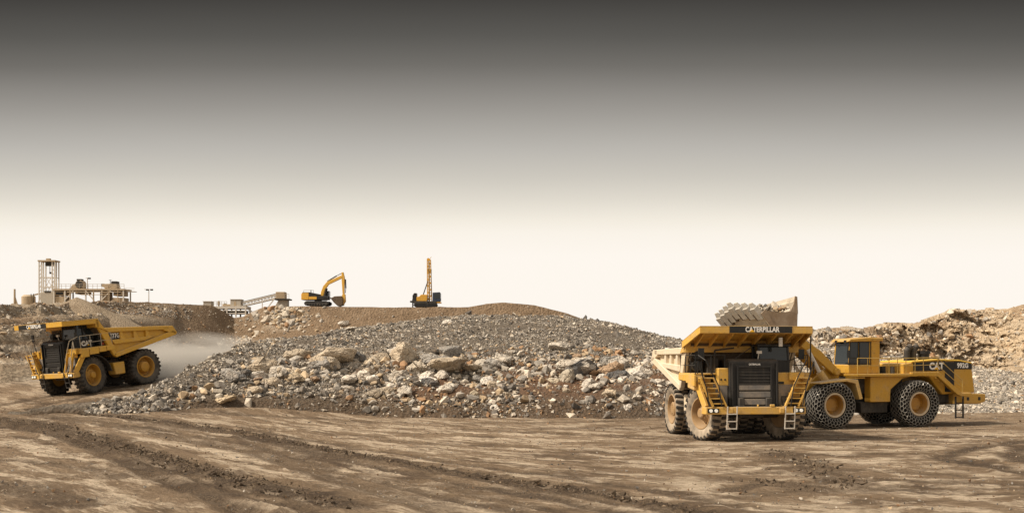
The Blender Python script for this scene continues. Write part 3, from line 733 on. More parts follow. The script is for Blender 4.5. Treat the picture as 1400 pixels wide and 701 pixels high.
scatter('dirt_clods', np.stack([P2[:, 0], P2[:, 1], ground_z(P2[:, 0], P2[:, 1]) + .05], 1), s, np.tile([(.095, .07, .048)], (n, 1)) * rg.uniform(.7, 1.5, (n, 1)), 9, 'dark crumbled dirt clods along the wheel ruts', 'dirt')
# ------------------------------------------------------------------ boulders, each its own thing
def boulder(name_seed, loc, size, dims, yaw, colr, label, group=None, sub=2):
    bm = hull_rock(2000 + name_seed, 22)
    bmesh.ops.triangulate(bm, faces=bm.faces)
    bmesh.ops.bevel(bm, geom=list(bm.edges), offset=.06, segments=1, affect='EDGES')
    bmesh.ops.triangulate(bm, faces=bm.faces)
    bmesh.ops.subdivide_edges(bm, edges=bm.edges, cuts=sub, use_grid_fill=True)
    rn = random.Random(name_seed); off = Vector((rn.uniform(0, 90), rn.uniform(0, 90), 0))
    for v in bm.verts:
        d = mnoise.fractal(v.co * 2.2 + off, .8, 2.1, 4) * .10 + (round(mnoise.noise(v.co * 1.6 + off) * 4) / 4) * .10
        v.co += v.co.normalized() * d
        v.co = Vector((v.co.x * size * dims[0], v.co.y * size * dims[1], v.co.z * size * dims[2]))
    me = bpy.data.meshes.new('boulder'); bm.to_mesh(me); bm.free(); me.materials.append(M['boulder'])
    o = bpy.data.objects.new('boulder', me); COL.objects.link(o)
    o.location = loc; o.rotation_euler = (rn.uniform(-.25, .25), rn.uniform(-.25, .25), yaw); o.color = (*[q * 1.12 for q in colr], 1)
    return tag(o, label, 'boulder', group)
PALE, TAN, GREY, DGREY, RUST, WHITE = (.46, .41, .345), (.41, .34, .255), (.27, .25, .225), (.12, .116, .112), (.29, .20, .13), (.57, .52, .455)
SPEC = [  # photo centre, width and height in photo px, colour, label
    (306, 546, 38, 19, (.52, .41, .28), 'long flat tan slab boulder lying alone at the toe of the rubble hill'),
    (346, 532, 34, 26, TAN, 'blocky tan boulder just uphill of the long flat tan slab'),
    (372, 521, 30, 20, TAN, 'tan ridged boulder on the rubble slope beside the blocky tan one'),
    (402, 515, 38, 20, (.40, .32, .22), 'long brown and tan boulder half buried under the rust stained ledge rock'),
    (352, 518, 20, 12, (.42, .30, .22), 'small pinkish boulder uphill behind the blocky tan boulder'),
    (433, 497, 46, 22, RUST, 'wide rust stained ledge boulder high on the left of the boulder band'),
    (481, 494, 40, 17, PALE, 'long pale grey boulder right beside the wide rust stained ledge boulder'),
    (540, 511, 40, 30, PALE, 'largest pale rough boulder, left of the dark grey slab'),
    (571, 500, 32, 30, (.44, .38, .30), 'tall tan grey boulder standing behind the dark grey slab'),
    (588, 522, 34, 18, DGREY, 'smooth dark grey tilted slab boulder in the middle of the band'),
    (526, 533, 34, 20, TAN, 'tan boulder low in the band below the largest pale boulder'),
    (668, 519, 28, 22, WHITE, 'bright whitish boulder with a sloping top over reddish soil'),
    (634, 516, 20, 10, WHITE, 'small flat white boulder left of the bright sloping one'),
    (758, 518, 24, 22, (.42, .36, .27), 'rounded tan grey boulder against the tall split rock'),
    (775, 513, 32, 36, (.38, .33, .26), 'tall split tan grey rock, highest of the right half'),
    (803, 524, 38, 28, PALE, 'broad pale boulder with a pointed top right of the split rock'),
    (846, 512, 36, 22, DGREY, 'dark grey craggy boulder right of the broad pale pointed boulder'),
    (834, 536, 26, 20, (.50, .41, .30), 'cream tan boulder wedged below the dark grey craggy boulder'),
    (824, 514, 18, 14, WHITE, 'small chalky white boulder left of the dark grey craggy one'),
    (676, 557, 14, 14, WHITE, 'upright white stone block near the foot of the hill below the bright sloping boulder'),
    (859, 557, 14, 14, WHITE, 'upright white stone block near the foot of the hill by the parked dump truck'),
    (648, 538, 14, 14, (.45, .38, .28), 'squarish tan boulder between the white block and the dark slab'),
    (692, 537, 12, 14, TAN, 'squarish tan boulder just above the middle white block'),
    (872, 540, 14, 16, TAN, 'squarish tan boulder just above the right white block'),
    (456, 548, 15, 11, GREY, 'round grey boulder at the toe right of the flat tan slab'),
    (513, 537, 30, 22, (.30, .25, .19), 'brown boulder at the left edge of the boulder band foot'),
]
k = 0
for (bx, by, bw, bh, bc, lab) in SPEC:
    x, y = pile_hit(bx, by + bh * .25)
    w = bw / F * y; h = bh / F * y
    z = float(surf_z(np.array(x), np.array(y)))
    boulder(k, (x, y + w * .15, z + h * .10), w / 2, (1.0, .8, 1.25 * h / w), random.Random(k).uniform(-.4, .4), bc, lab); k += 1
kinds = [('pale', PALE), ('tan', TAN), ('grey', GREY), ('whitish', WHITE), ('rust brown', RUST), ('dark grey', DGREY)]
zones = [(-21, -12, 'below the rust stained ledge rock'), (-12, -4, 'round the largest pale boulder'), (-4, 4, 'round the bright sloping boulder'), (4, 12, 'round the tall split rock'), (12, 21, 'behind the parked dump truck')]
rn = random.Random(5)
for i in range(95):
    x = rn.uniform(-20.5, 20.5); zi = next(q for q in zones if q[0] <= x < q[1])
    yt = float(np.interp(x, PXS, PYT)); yc = float(np.interp(x, PXS, PYC))
    t = min(.42, max(.07, rn.gauss(.23, .09))); y = yt + (yc - yt) * t
    kn, kc = rn.choices(kinds, [5, 3.5, 3, 2.5, 1.4, 1])[0]
    s = rn.uniform(.42, 1.15) * (1.3 if t > .2 else .72) * (1.45 if i % 5 == 0 and t > .17 else 1)
    z = float(pile_z(np.array(x), np.array(y)))
    g = f'{kn} boulders {zi[2]}'
    f = rn.uniform(.85, 1.15)
    boulder(100 + i, (x, y, z + s * .18), s, (rn.uniform(.9, 1.3), rn.uniform(.7, 1), rn.uniform(.65, 1.0)), rn.uniform(0, 6.28), [q * f * 1.1 for q in kc],
            f'{kn} angular boulder in the band of rocks {zi[2]}', g, 2)
def bank_boulder(bpx, t, w, hgt, colr, lab, kk):
    x, y, z = [float(q[0]) for q in bank.pos(np.array([float(bpx)]), np.array([t]))]
    boulder(kk, (x, y - .3, z + hgt * .1), w / 2, (1, .8, hgt / w), .2, colr, lab)
bank_boulder(470, .66, 2.3, 2.2, WHITE, 'round whitish boulder stuck in the brown berm below the excavator', 300)
bank_boulder(273, .08, 2.0, 1.3, TAN, 'tan boulder at the foot of the brown earth slope behind the dust', 301)
bank_boulder(300, .14, 1.6, 1.2, PALE, 'pale boulder at the foot of the brown earth slope, right of the tan one', 302)
for (bx, by, bw, bh, bc, lab) in [(478, 449, 20, 7, PALE, 'flat pale slab on the rim of the grey rubble under the excavator'), (612, 440, 22, 6, WHITE, 'flat whitish slab on the rim of the grey rubble below the drill rig')]:
    x, y = pile_hit(bx, by + 3); z = float(surf_z(np.array(x), np.array(y))); w = bw / F * y
    boulder(int(bx), (x, y, z + .15), w / 2, (1, .7, .45), 0, bc, lab)

# ------------------------------------------------------------------ wheels
M['rim_yellow'] = paint('rim_yellow_paint', (.50, .26, .03), .35, dustcol=(.30, .23, .15))
def truck_wheel(front, dusty):
    """axle along Y, outer face towards +Y, centre at the origin"""
    tm, rm = (M['rubber_dusty'], M['rim_dusty']) if dusty else (M['rubber'], M['rim_yellow'])
    t = MB()
    t.lathe([(.78, -.30), (.95, -.355), (1.10, -.385), (1.22, -.385), (1.29, -.34), (1.305, -.28), (1.305, .28), (1.29, .34), (1.22, .385), (1.10, .385), (.95, .355), (.78, .30), (.74, .2), (.74, -.2)], 56)
    t.m = 1
    for i in range(26):
        for sgn in (-1, 1):
            a = 2 * math.pi * (i + (.5 if sgn > 0 else 0)) / 26
            ra = Matrix.Rotation(-a, 3, 'Y')
            q = [Vector((r, y, w)) for r, y, w in ((1.29, .03, -.05), (1.29, .40, -.10), (1.29, .40, .07), (1.29, .03, .10), (1.372, .04, -.03), (1.365, .385, -.08), (1.365, .385, .05), (1.372, .04, .08))]
            q = [ra @ Vector((v.x, v.y * sgn, v.z)) for v in q]
            t.hexa(q)
            q = [ra @ Vector((r, y * sgn, w)) for r, y, w in ((1.16, .375, -.07), (1.34, .36, -.08), (1.34, .36, .05), (1.16, .375, .05), (1.16, .405, -.06), (1.34, .41, -.07), (1.34, .41, .04), (1.16, .405, .04))]
            t.hexa(q)
    tyre = t.mesh('tyre', [tm, M['rubber_tread']])
    tyre.polygons.foreach_set('use_smooth', [True] * len(tyre.polygons)); tyre.set_sharp_from_angle(angle=R(30))
    r = MB()
    hubp = [(.80, .26), (.82, .30), (.80, .335), (.755, .335), (.73, .27), (.70, .10), (.66, -.16), (.50, -.20), (.45, -.14), (.42, .08), (.38, .12)] + ([(.26, .21), (.25, .33), (.20, .37), (.001, .38)] if front else [(.38, .26), (.33, .29), (.15, .30), (.001, .30)])
    r.lathe(hubp + [(.001, -.2), (.74, -.25)], 44)
    for i in range(20):
        a = 2 * math.pi * i / 20
        r.cyl((.57 * math.cos(a), -.20, .57 * math.sin(a)), (.57 * math.cos(a), -.11, .555 * math.sin(a)), .028, n=6)
    for i in range(10 if front else 12):
        a = 2 * math.pi * i / (10 if front else 12); q = .33 if front else .25
        r.cyl((q * math.cos(a), .19, q * math.sin(a)), (q * math.cos(a), .25 if front else .33, q * math.sin(a)), .025, n=6)
    rim = r.mesh('rim', rm)
    rim.polygons.foreach_set('use_smooth', [True] * len(rim.polygons)); rim.set_sharp_from_angle(angle=R(35))
    return tyre, rim
def put_wheel(root, meshes, loc, rotz, label=None):
    w = empty('wheel', loc, (0, 0, rotz), root)
    for nm, me in zip(('tyre', 'rim'), meshes):
        o = bpy.data.objects.new(nm, me); COL.objects.link(o); o.parent = w
        o.rotation_euler = (0, random.uniform(0, 6), 0)
    return w

# ------------------------------------------------------------------ dump truck; x forward, y left, z up
def dump_truck(label, dusty, steer):
    Yl = M['yellow_dusty'] if dusty else M['yellow']
    Bd = M['body_dusty'] if dusty else M['yellow']
    Bk = M['black_dusty'] if dusty else M['black']
    root = empty('dump_truck'); tag(root, label, 'dump truck')
    # wheels
    fw = truck_wheel(True, dusty); rw = truck_wheel(False, dusty)
    for s in (1, -1):
        put_wheel(root, fw, (2.28, 2.02 * s, 1.345), (0 if s > 0 else math.pi) + steer)
        put_wheel(root, rw, (-2.28, 2.22 * s, 1.345), 0 if s > 0 else math.pi)
        put_wheel(root, rw, (-2.28, 1.36 * s, 1.345), 0 if s > 0 else math.pi)
    # frame, axles, struts
    b = MB()
    for s in (1, -1):
        b.span(-4.0, 3.9, s * .55, s * .85, 1.55, 2.15)
        b.cyl((2.28, s * 1.15, 1.2), (2.15, s * 1.05, 3.1), .20, n=12)
        b.cyl((-2.6, s * .6, 1.5), (-2.9, s * .7, 2.9), .16, n=10)
        b.cyl((.2, s * .95, 1.5), (-1.4, s * .95, 3.05), .15, n=10)
    b.cyl((-2.28, -2.0, 1.345), (-2.28, 2.0, 1.345), .42, n=16); b.cyl((2.28, -1.7, 1.3), (2.28, 1.7, 1.3), .2, n=10)
    b.span(.6, 3.3, -.62, .62, 1.15, 1.6); b.span(-3.1, -1.5, -.55, .55, 1.0, 1.75); b.span(-1.3, .4, -.5, .5, 1.3, 1.9)
    b.span(3.4, 3.95, -1.1, 1.1, 1.35, 1.75)
    b.build('chassis', M['dark'], root, bevel=.03, smooth=30)
    b = MB(); b.cyl((-.75, 1.15, 1.75), (.45, 1.15, 1.75), .42, n=18); b.span(-.55, .3, .75, 1.35, 1.35, 1.75)
    b.build('hydraulic_tank', M['dark'], root, bevel=.02, smooth=35)
    b = MB(); b.prism([(-.45, 1.1), (.40, 1.1), (.55, 2.0), (-.45, 2.0)], 1.65, 2.5); b.build('fuel_tank', Yl, root, bevel=.05)
    b = MB(); b.prism([(-.4, 1.3), (.40, 1.3), (.55, 2.2), (-.4, 2.2)], -1.65, -2.4); b.build('fuel_tank', Bd, root, bevel=.05)
    # engine hood and radiator
    b = MB(); b.prism([(.9, 2.1), (3.0, 2.1), (3.0, 4.0), (.9, 4.05)], -1.05, 1.05); b.build('engine_hood', M['dark'], root, bevel=.05)
    b = MB(); b.prism([(2.95, 1.72), (3.72, 1.72), (3.66, 3.92), (3.50, 4.05), (2.95, 4.08)], -1.26, 1.26)
    gr = b.build('radiator', Bk, root, bevel=.05)
    b = MB()
    for i in range(13):
        z = 1.86 + i * .155
        if z < 3.65: b.box((3.72 - i * .004, 0, z), (.05, 1.62, .05))
    for yy in (-.86, .86): b.bar((3.75, yy, 1.75), (3.70, yy, 3.75), .10, .09)
    for yy in (-1.13, 1.13): b.bar((3.755, yy, 1.75), (3.70, yy, 3.85), .16, .07)
    b.box((3.70, 0, 3.68), (.06, 1.8, .10)); b.box((3.73, 0, 2.82), (.07, 1.7, .07))
    b.build('grille', Bk, gr, bevel=.01)
    b = MB()
    for z0, z1 in ((1.80, 2.12), (2.16, 2.48), (2.52, 2.80)): b.prism([(3.72, z0), (3.775, z0 + .03), (3.765, z1 - .03), (3.71, z1)], -.80, .80)
    b.build('grille_panel', M['grey_panel'] if dusty else Bk, gr)
    lettering('CATERPILLAR', gr, (3.755, 0, 3.80), (0, 1, 0), .085, M['white'], .8, .03)
    # bumper, headlights, ladders
    b = MB(); b.prism([(3.98, -2.52), (3.98, 2.52), (3.82, 2.60), (3.45, 2.60), (3.45, 2.42), (3.64, 2.35), (3.72, 2.2), (3.72, -2.2), (3.64, -2.35), (3.45, -2.42), (3.45, -2.60), (3.82, -2.60)], 1.36, 1.72, 'z')
    for yy in (-1.3, 1.3): b.span(3.98, 4.05, yy - .12, yy + .12, 1.42, 1.66)
    b.cyl((3.9, .12, 1.72), (3.9, .12, 1.84), .05); b.span(3.85, 3.99, .72, .95, 1.72, 1.84)
    bp_ = b.build('bumper', Yl, root, bevel=.025)
    for s in (1, -1): b = MB(); b.span(3.96, 4.0, s * 1.88, s * 2.45, 1.44, 1.65); b.build('lamp_recess', M['black'], bp_)
    for s in (1, -1):
        for q in (2.03, 2.29):
            b = MB(); b.cyl((3.98, s * q, 1.545), (4.035, s * q, 1.545), .085, n=14); b.build('headlight', M['lamp'], bp_, smooth=35)
    for yy in (-1.22, 1.72):
        b = MB()
        for q in (-.24, .24): b.bar((3.93, yy + q, .62), (4.05, yy + q, 1.75), .05)
        for i in range(3): b.bar((3.94 + i * .04, yy - .24, .66 + i * .36), (3.94 + i * .04, yy + .24, .66 + i * .36), .05)
        b.build('ladder', M['steel'] if dusty else M['dark'], root)
    # decks over the wheels with their front and side panels
    b = MB()
    b.span(.55, 3.35, 1.20, 2.92, 3.28, 3.36); b.span(.55, 3.2, -2.92, -1.20, 3.28, 3.36)
    b.build('deck', Yl, root, bevel=.01)
    b = MB(); b.span(3.32, 3.42, 1.22, 2.4, 2.72, 3.40); b.span(3.42, 3.60, 1.85, 2.62, 3.0, 3.42); b.span(3.3, 3.42, 2.4, 2.95, 3.0, 3.4)
    b.build('front_panel', Yl, root, bevel=.03)
    b = MB(); b.span(3.1, 3.5, -1.78, -1.22, 2.72, 3.62); b.build('front_panel', Yl, root, bevel=.04)
    b = MB(); b.prism([(2.2, 2.6), (3.2, 2.5), (3.2, 3.3), (2.2, 3.3)], -2.95, -2.35); b.build('front_panel', M['yellow_pale'] if dusty else Yl, root, bevel=.06)
    for s in (1, -1):
        b = MB()
        for x0, x1, z0 in ((2.75, 3.38, 2.72), (1.92, 2.70, 2.86), (1.28, 1.88, 2.95), (.55, 1.24, 2.98)): b.span(x0, x1, s * 2.84, s * 2.955, z0, 3.30)
        b.build('side_panel', Yl, root, bevel=.02)
        b = MB(); b.bar((3.75, s * 2.48, 1.70), (3.1, s * 2.72, 2.9), .16, .34); b.build('fender_brace', Yl, root, bevel=.02)
        b = MB(); b.bar((3.75, s * 1.5, 1.6), (2.4, s * 1.3, 1.9), .14, .3); b.build('bumper_brace', Yl, root, bevel=.02)
        b = MB()
        for i in range(9):
            a = R(20 + i * 17); a2 = R(20 + (i + 1) * 17)
            b.bar((2.28 + 1.55 * math.cos(a), s * 2.0, 1.25 + 1.55 * math.sin(a)), (2.28 + 1.55 * math.cos(a2), s * 2.0, 1.25 + 1.55 * math.sin(a2)), 1.1, .05)
        b.build('mudguard', M['dark'], root)
    for s in (1, -1): b = MB(); b.span(3.0, 3.5, s * 1.28, s * 2.2, 1.75, 2.8); b.build('apron_panel', M['grey_panel'], root, bevel=.02)
    for s in (1, -1):       # stairs rising outwards beside the radiator
        b = MB(); n = 6
        for i in range(n if dusty or s < 0 else 0):
            f = i / (n - 1); y0 = 1.55 + f * .62; z = 1.86 + f * 1.25
            b.span(3.52, 3.98, s * y0, s * (y0 + .62), z, z + .055); 
            b.span(3.51, 3.54, s * y0, s * (y0 + .62), z - .18, z)
        for q in (0, .66): b.bar((3.93, s * (1.5 + q), 1.75), (3.93, s * (2.15 + q), 3.15), .07, .17, (1, 0, 0))
        b.build('stairs', Yl, root)
        b = MB()
        b.tube([(4.02, s * 1.75, 1.75), (4.02, s * 1.9, 2.75), (3.98, s * 2.55, 4.0), (3.4, s * 2.75, 4.25)], .028)
        b.tube([(4.02, s * 2.35, 1.75), (4.02, s * 2.55, 2.75), (3.98, s * 2.95, 3.95), (3.95, s * 2.95, 3.35)], .028)
        for z in (3.75, 4.25):
            b.tube([(3.35, s * 2.88, z), (.7, s * 2.88, z)], .024)
        for x in (3.35, 2.5, 1.6, .7): b.tube([(x, s * 2.88, 3.3), (x, s * 2.88, 4.25)], .024)
        if s < 0: b.tube([(3.4, -2.85, 4.25), (3.4, -1.4, 4.25)], .024).tube([(3.4, -2.1, 3.3), (3.4, -2.1, 4.25)], .024).tube([(3.4, -1.4, 3.3), (3.4, -1.4, 4.25)], .024)
        b.build('handrail', M['black'] if dusty else M['rail'], root)
    # cab on the left side
    zc, xb = (4.80, 2.05) if dusty else (5.14, 1.55)
    cb = MB(); cb.prism([(1.55, 3.36), (3.12, 3.36), (3.12, 4.0), (1.55, 4.0)], .42, 2.05)
    for (x, y) in ((3.04, .48), (3.04, 1.99), (2.4, 1.99), (xb + .07, .48), (xb + .07, 1.99)): cb.bar((x, y, 3.9), (x - (.12 if x > 3 else 0), y, zc - .06), .12, .12, (1, 0, 0))
    cb.span(xb - .05, 3.1, .38, 2.09, zc - .12, zc); cb.span(xb, xb + .06, .45, 2.02, 4.0, zc - .12)
    cab = cb.build('cab', M['black'], root, bevel=.03)
    b = MB(); zg = zc - .12; b.hexa([(xb + .07, .50, 4.0), (3.05, .50, 4.0), (3.05, 1.97, 4.0), (xb + .07, 1.97, 4.0), (xb + .07, .50, zg), (2.94, .50, zg), (2.94, 1.97, zg), (xb + .07, 1.97, zg)])
    b.build('cab_glass', M['glass'], cab)
    b = MB(); b.tube([(3.02, 1.95, 3.95), (3.4, 2.5, 4.2)], .025); b.span(3.36, 3.42, 2.40, 2.68, 4.05, 4.55); b.build('mirror', M['black'], cab)
    b = MB(); b.tube([(3.3, -2.5, 3.3), (3.4, -2.6, 4.2)], .025); b.span(3.36, 3.42, -2.75, -2.45, 4.1, 4.6); b.build('mirror', M['black'], root)
    # boxes and filters on the decks
    b = MB(); b.span(.75, 1.5, 1.3, 2.5, 3.36, 4.45); b.span(.8, 1.45, .5, 1.25, 3.36, 4.2); b.build('electrical_box', M['black'], root, bevel=.04)
    for z in (3.72, 4.28):
        b = MB(); b.cyl((.75, -2.35, z), (1.95, -2.35, z), .27, n=16); b.cyl((1.95, -2.35, z), (2.02, -2.35, z), .20, n=16); b.build('air_filter', M['black'], root, smooth=35)
    b = MB(); b.span(1.0, 2.2, -1.9, -1.35, 3.36, 4.1); b.tube([(2.4, -1.6, 3.4), (2.4, -1.6, 4.5), (2.4, -.6, 4.62)], .05); b.tube([(3.3, -.9, 4.05), (3.0, .2, 4.72)], .02); b.build('intake_pipe', M['dark'], root, bevel=.02)
    b = MB(); b.tube([(3.25, .35, 4.05), (3.35, .35, 4.35)], .03); b.span(3.3, 3.4, .25, .5, 4.33, 4.47); b.build('work_lamp', M['steel'], root)
    if dusty: b = MB(); b.tube([(3.42, 3.0, 3.35), (3.40, 3.02, 5.35)], .035); b.build('antenna', M['black'], root)
    if dusty: b = MB(); b.cyl((3.7, 1.35, 4.68), (3.7, 1.35, 5.12), .10, n=10); b.build('work_lamp', M['steel'], root, smooth=30)
    zt = (lambda x: 5.68 - (4.05 - x) * .31) if dusty else (lambda x: 5.42 - (4.05 - x) * .02)
    zw = zt(1.9)
    # dump body: slanted front wall, floor and ribbed sides
    b = MB()
    for s in (1, -1):
        y0, y1 = s * 2.58, s * 2.66
        b.prism([(.55, 2.55), (2.0, zw - .3), (1.35, 4.62), (-4.95, 4.48), (-5.3, 3.98), (-3.2, 3.38)], y0, y1)
        b.prism([(.5, 2.48), (.5, 2.62), (-5.2, 4.02), (-5.3, 3.86)], -2.62, 2.62)
    bodyp = b.build('dump_body', Bd, root, bevel=.01)
    b = MB(); b.prism([(.58, 2.55), (2.05, zw - .2), (1.95, zw - .12), (.42, 2.62)], -2.72, 2.72); b.build('front_wall', M['brown_steel'], bodyp)  # dark brown puts canopy shade and dark engine parts into the wall colour
    for s in (1, -1):
        y0, y1 = s * 2.64, s * 2.90
        b = MB()
        b.prism([(1.32, 4.66), (-4.6, 4.56), (-4.6, 4.28), (1.12, 4.30)], y0, y1)                       # top rail
        b.prism([(-4.1, 4.56), (-4.98, 4.55), (-5.34, 4.02), (-5.15, 3.90), (-4.1, 4.2)], y0, y1)        # tail
        b.prism([(.45, 2.42), (.66, 2.70), (-5.0, 4.2), (-5.34, 4.0), (-5.2, 3.84)], y0, y1)            # lower rail
        b.prism([(.40, 2.60), (.66, 2.55), (1.98, zw - .22), (1.62, zw - .17), (.95, 4.35)], y0, y1 + .0)         # front rail
        b.prism([(.72, 3.72), (.45, 3.38), (-2.3, 3.55), (-3.3, 3.85)], y0, y1 - s * .03)               # middle rail
        for x in (-.35, -1.55, -2.65): b.prism([(x + .22, 4.32), (x, 4.32), (x - .42 + .2, 3.66), (x + .02 + .2, 3.66)], y0, y1 - s * .06)
        b.build('side_rib', Bd, bodyp, bevel=.03)
    if not dusty:      # this body sits lower at the tail
        for o_ in [bodyp] + [c_ for c_ in bodyp.children]:
            for v_ in o_.data.vertices: v_.co.z -= .062 * max(0, .9 - v_.co.x)
    # canopy over the cab
    xr, xf = (1.75, 4.05) if dusty else (2.0, 4.6)
    out = [(xr, -3.12), (xf, -2.86), (xf, 2.86), (xr, 3.12)]
    zb = lambda x: zt(x) - .36
    b = MB(); n = len(out)
    b.add([(x, y, zt(x)) for x, y in out] + [(x, y, zt(x) - .06) for x, y in out], [tuple(range(n)), tuple(range(2 * n - 1, n - 1, -1))] + [(i, n + i, n + (i + 1) % n, (i + 1) % n) for i in range(n)])
    for i in range(n):
        (xa, ya), (xb, yb) = out[i], out[(i + 1) % n]
        if i == n - 1: continue
        ka = .965; ia = (1.75 + (xa - 1.75) * .965, ya * .975); ib = (1.75 + (xb - 1.75) * .965, yb * .975)
        b.hexa([(xa, ya, zb(xa)), (xb, yb, zb(xb)), (ib[0], ib[1], zb(ib[0])), (ia[0], ia[1], zb(ia[0])),
                (xa, ya, zt(xa) - .003), (xb, yb, zt(xb) - .003), (ib[0], ib[1], zt(ib[0]) - .003), (ia[0], ia[1], zt(ia[0]) - .003)])
    b.span(1.70, 1.98, -3.0, 3.0, zw - .62, zw - .01)
    for yy in (-2.5, -1.75, -1.0, -.25, .5, 1.25, 2.0, 2.6):
        xe = xf - .1; zr = zw - .40
        b.hexa([(1.95, yy - .04, zr), (xe, yy - .04, zt(xe) - .22), (xe, yy + .04, zt(xe) - .22), (1.95, yy + .04, zr),
                (1.95, yy - .04, zt(1.95) - .05), (xe, yy - .04, zt(xe) - .05), (xe, yy + .04, zt(xe) - .05), (1.95, yy + .04, zt(1.95) - .05)])
    for s in (1, -1): b.prism([(.95, 4.35), (1.3, 4.62), (1.7, zw - .08), (1.9, zw - .05), (1.9, zw - .6)], s * 2.62, s * 3.0)
    can = b.build('canopy', Yl, root, bevel=.012)
    b = MB(); y0, y1 = (-1.38, 1.80) if dusty else (-2.30, 1.0)
    b.box((xf + .01, (y0 + y1) / 2, zt(4.05) - .18), (.02, y1 - y0, .33)); b.build('name_band', M['black'], can)
    yc = .28 if dusty else -.45
    lettering('CATERPILLAR', can, (xf + .025, yc, zt(4.05) - .18), (0, 1, 0), .25, M['white'], .80, .03)
    w_ = 1.0
    b = MB(); b.prism([(yc - .66, zt(4.05) - .30), (yc - .38, zt(4.05) - .30), (yc - .52, zt(4.05) - .17)], xf + .033, xf + .045, 'x'); b.build('logo_triangle', M['logo'], can)
    if not dusty:
        b = MB(); b.span(1.7, 2.95, 2.052, 2.066, 3.40, 3.92); b.build('door_panel', M['black'], cab)
        lettering('CAT', cab, (2.25, 2.078, 3.66), (-1, 0, 0), .34, M['white'], .95, .05)
        b = MB(); b.prism([(2.02, 3.49), (2.22, 3.49), (2.12, 3.62)], 2.079, 2.088); b.build('logo_triangle', M['logo'], cab)
        b = MB(); b.prism([(.75, 3.42), (1.35, 3.42), (1.05, 3.9)], 2.502, 2.512); b.build('warning_triangle', M['red'], root)
        b = MB(); b.prism([(.62, 3.72), (.80, 4.20), (-.12, 4.17), (-.22, 3.70)], 2.665, 2.69); b.build('number_panel', M['black'], bodyp)
        lettering('777G', bodyp, (.25, 2.70, 3.96), (-1, 0, 0), .34, M['white'], .8, .03)
    else:
        b = MB(); b.span(3.425, 3.436, 1.30, 1.62, 2.82, 2.95); b.build('sticker', M['black'], root)
        b = MB()
        for yy in (-1.62, -1.42): b.cyl((3.49, yy, 3.05), (3.512, yy, 3.05), .05, n=10)
        b.build('panel_hole', M['black'], root)
    return root
def stand(root, x, y, heading):
    h = Vector((math.cos(heading), math.sin(heading))); l = Vector((-h.y, h.x))
    def z(a, b_): return float(ground_z(np.array(x + h.x * a + l.x * b_), np.array(y + h.y * a + l.y * b_)))
    zf, zr, zl, zg = z(2.28, 0), z(-2.28, 0), z(0, 2.1), z(0, -2.1)
    root.location = (x, y, (zf + zr) / 2 + .01)
    root.rotation_euler = (math.atan2(zl - zg, 4.2), math.atan2(zr - zf, 4.56), heading)
hr = R(-83)
tr = dump_truck('dust covered yellow dump truck facing the camera under the loaded bucket', True, R(18))
# its near front wheel stands where the photo shows it
fx, fy = PX(966, 600, 55).x, 55.2
hx, hy = math.cos(hr), math.sin(hr)
tr_x = fx - hx * 2.28 + hy * 2.02 * -1 * -1 * -1 if False else fx - (hx * 2.28 + (-hy) * -2.02)
tr_y = fy - (hy * 2.28 + hx * -2.02)
stand(tr, tr_x, tr_y, hr)
hl = math.atan2(-.788, -.616) + R(5)
tl = dump_truck('cleaner yellow dump truck with black cab driving down the haul road, dust behind it', False, R(14))
hx, hy = math.cos(hl), math.sin(hl)
lx, ly = -30.6, 80.0          # near front wheel
stand(tl, lx - (hx * 2.28 - hy * 2.02), ly - (hy * 2.28 + hx * 2.02), hl)
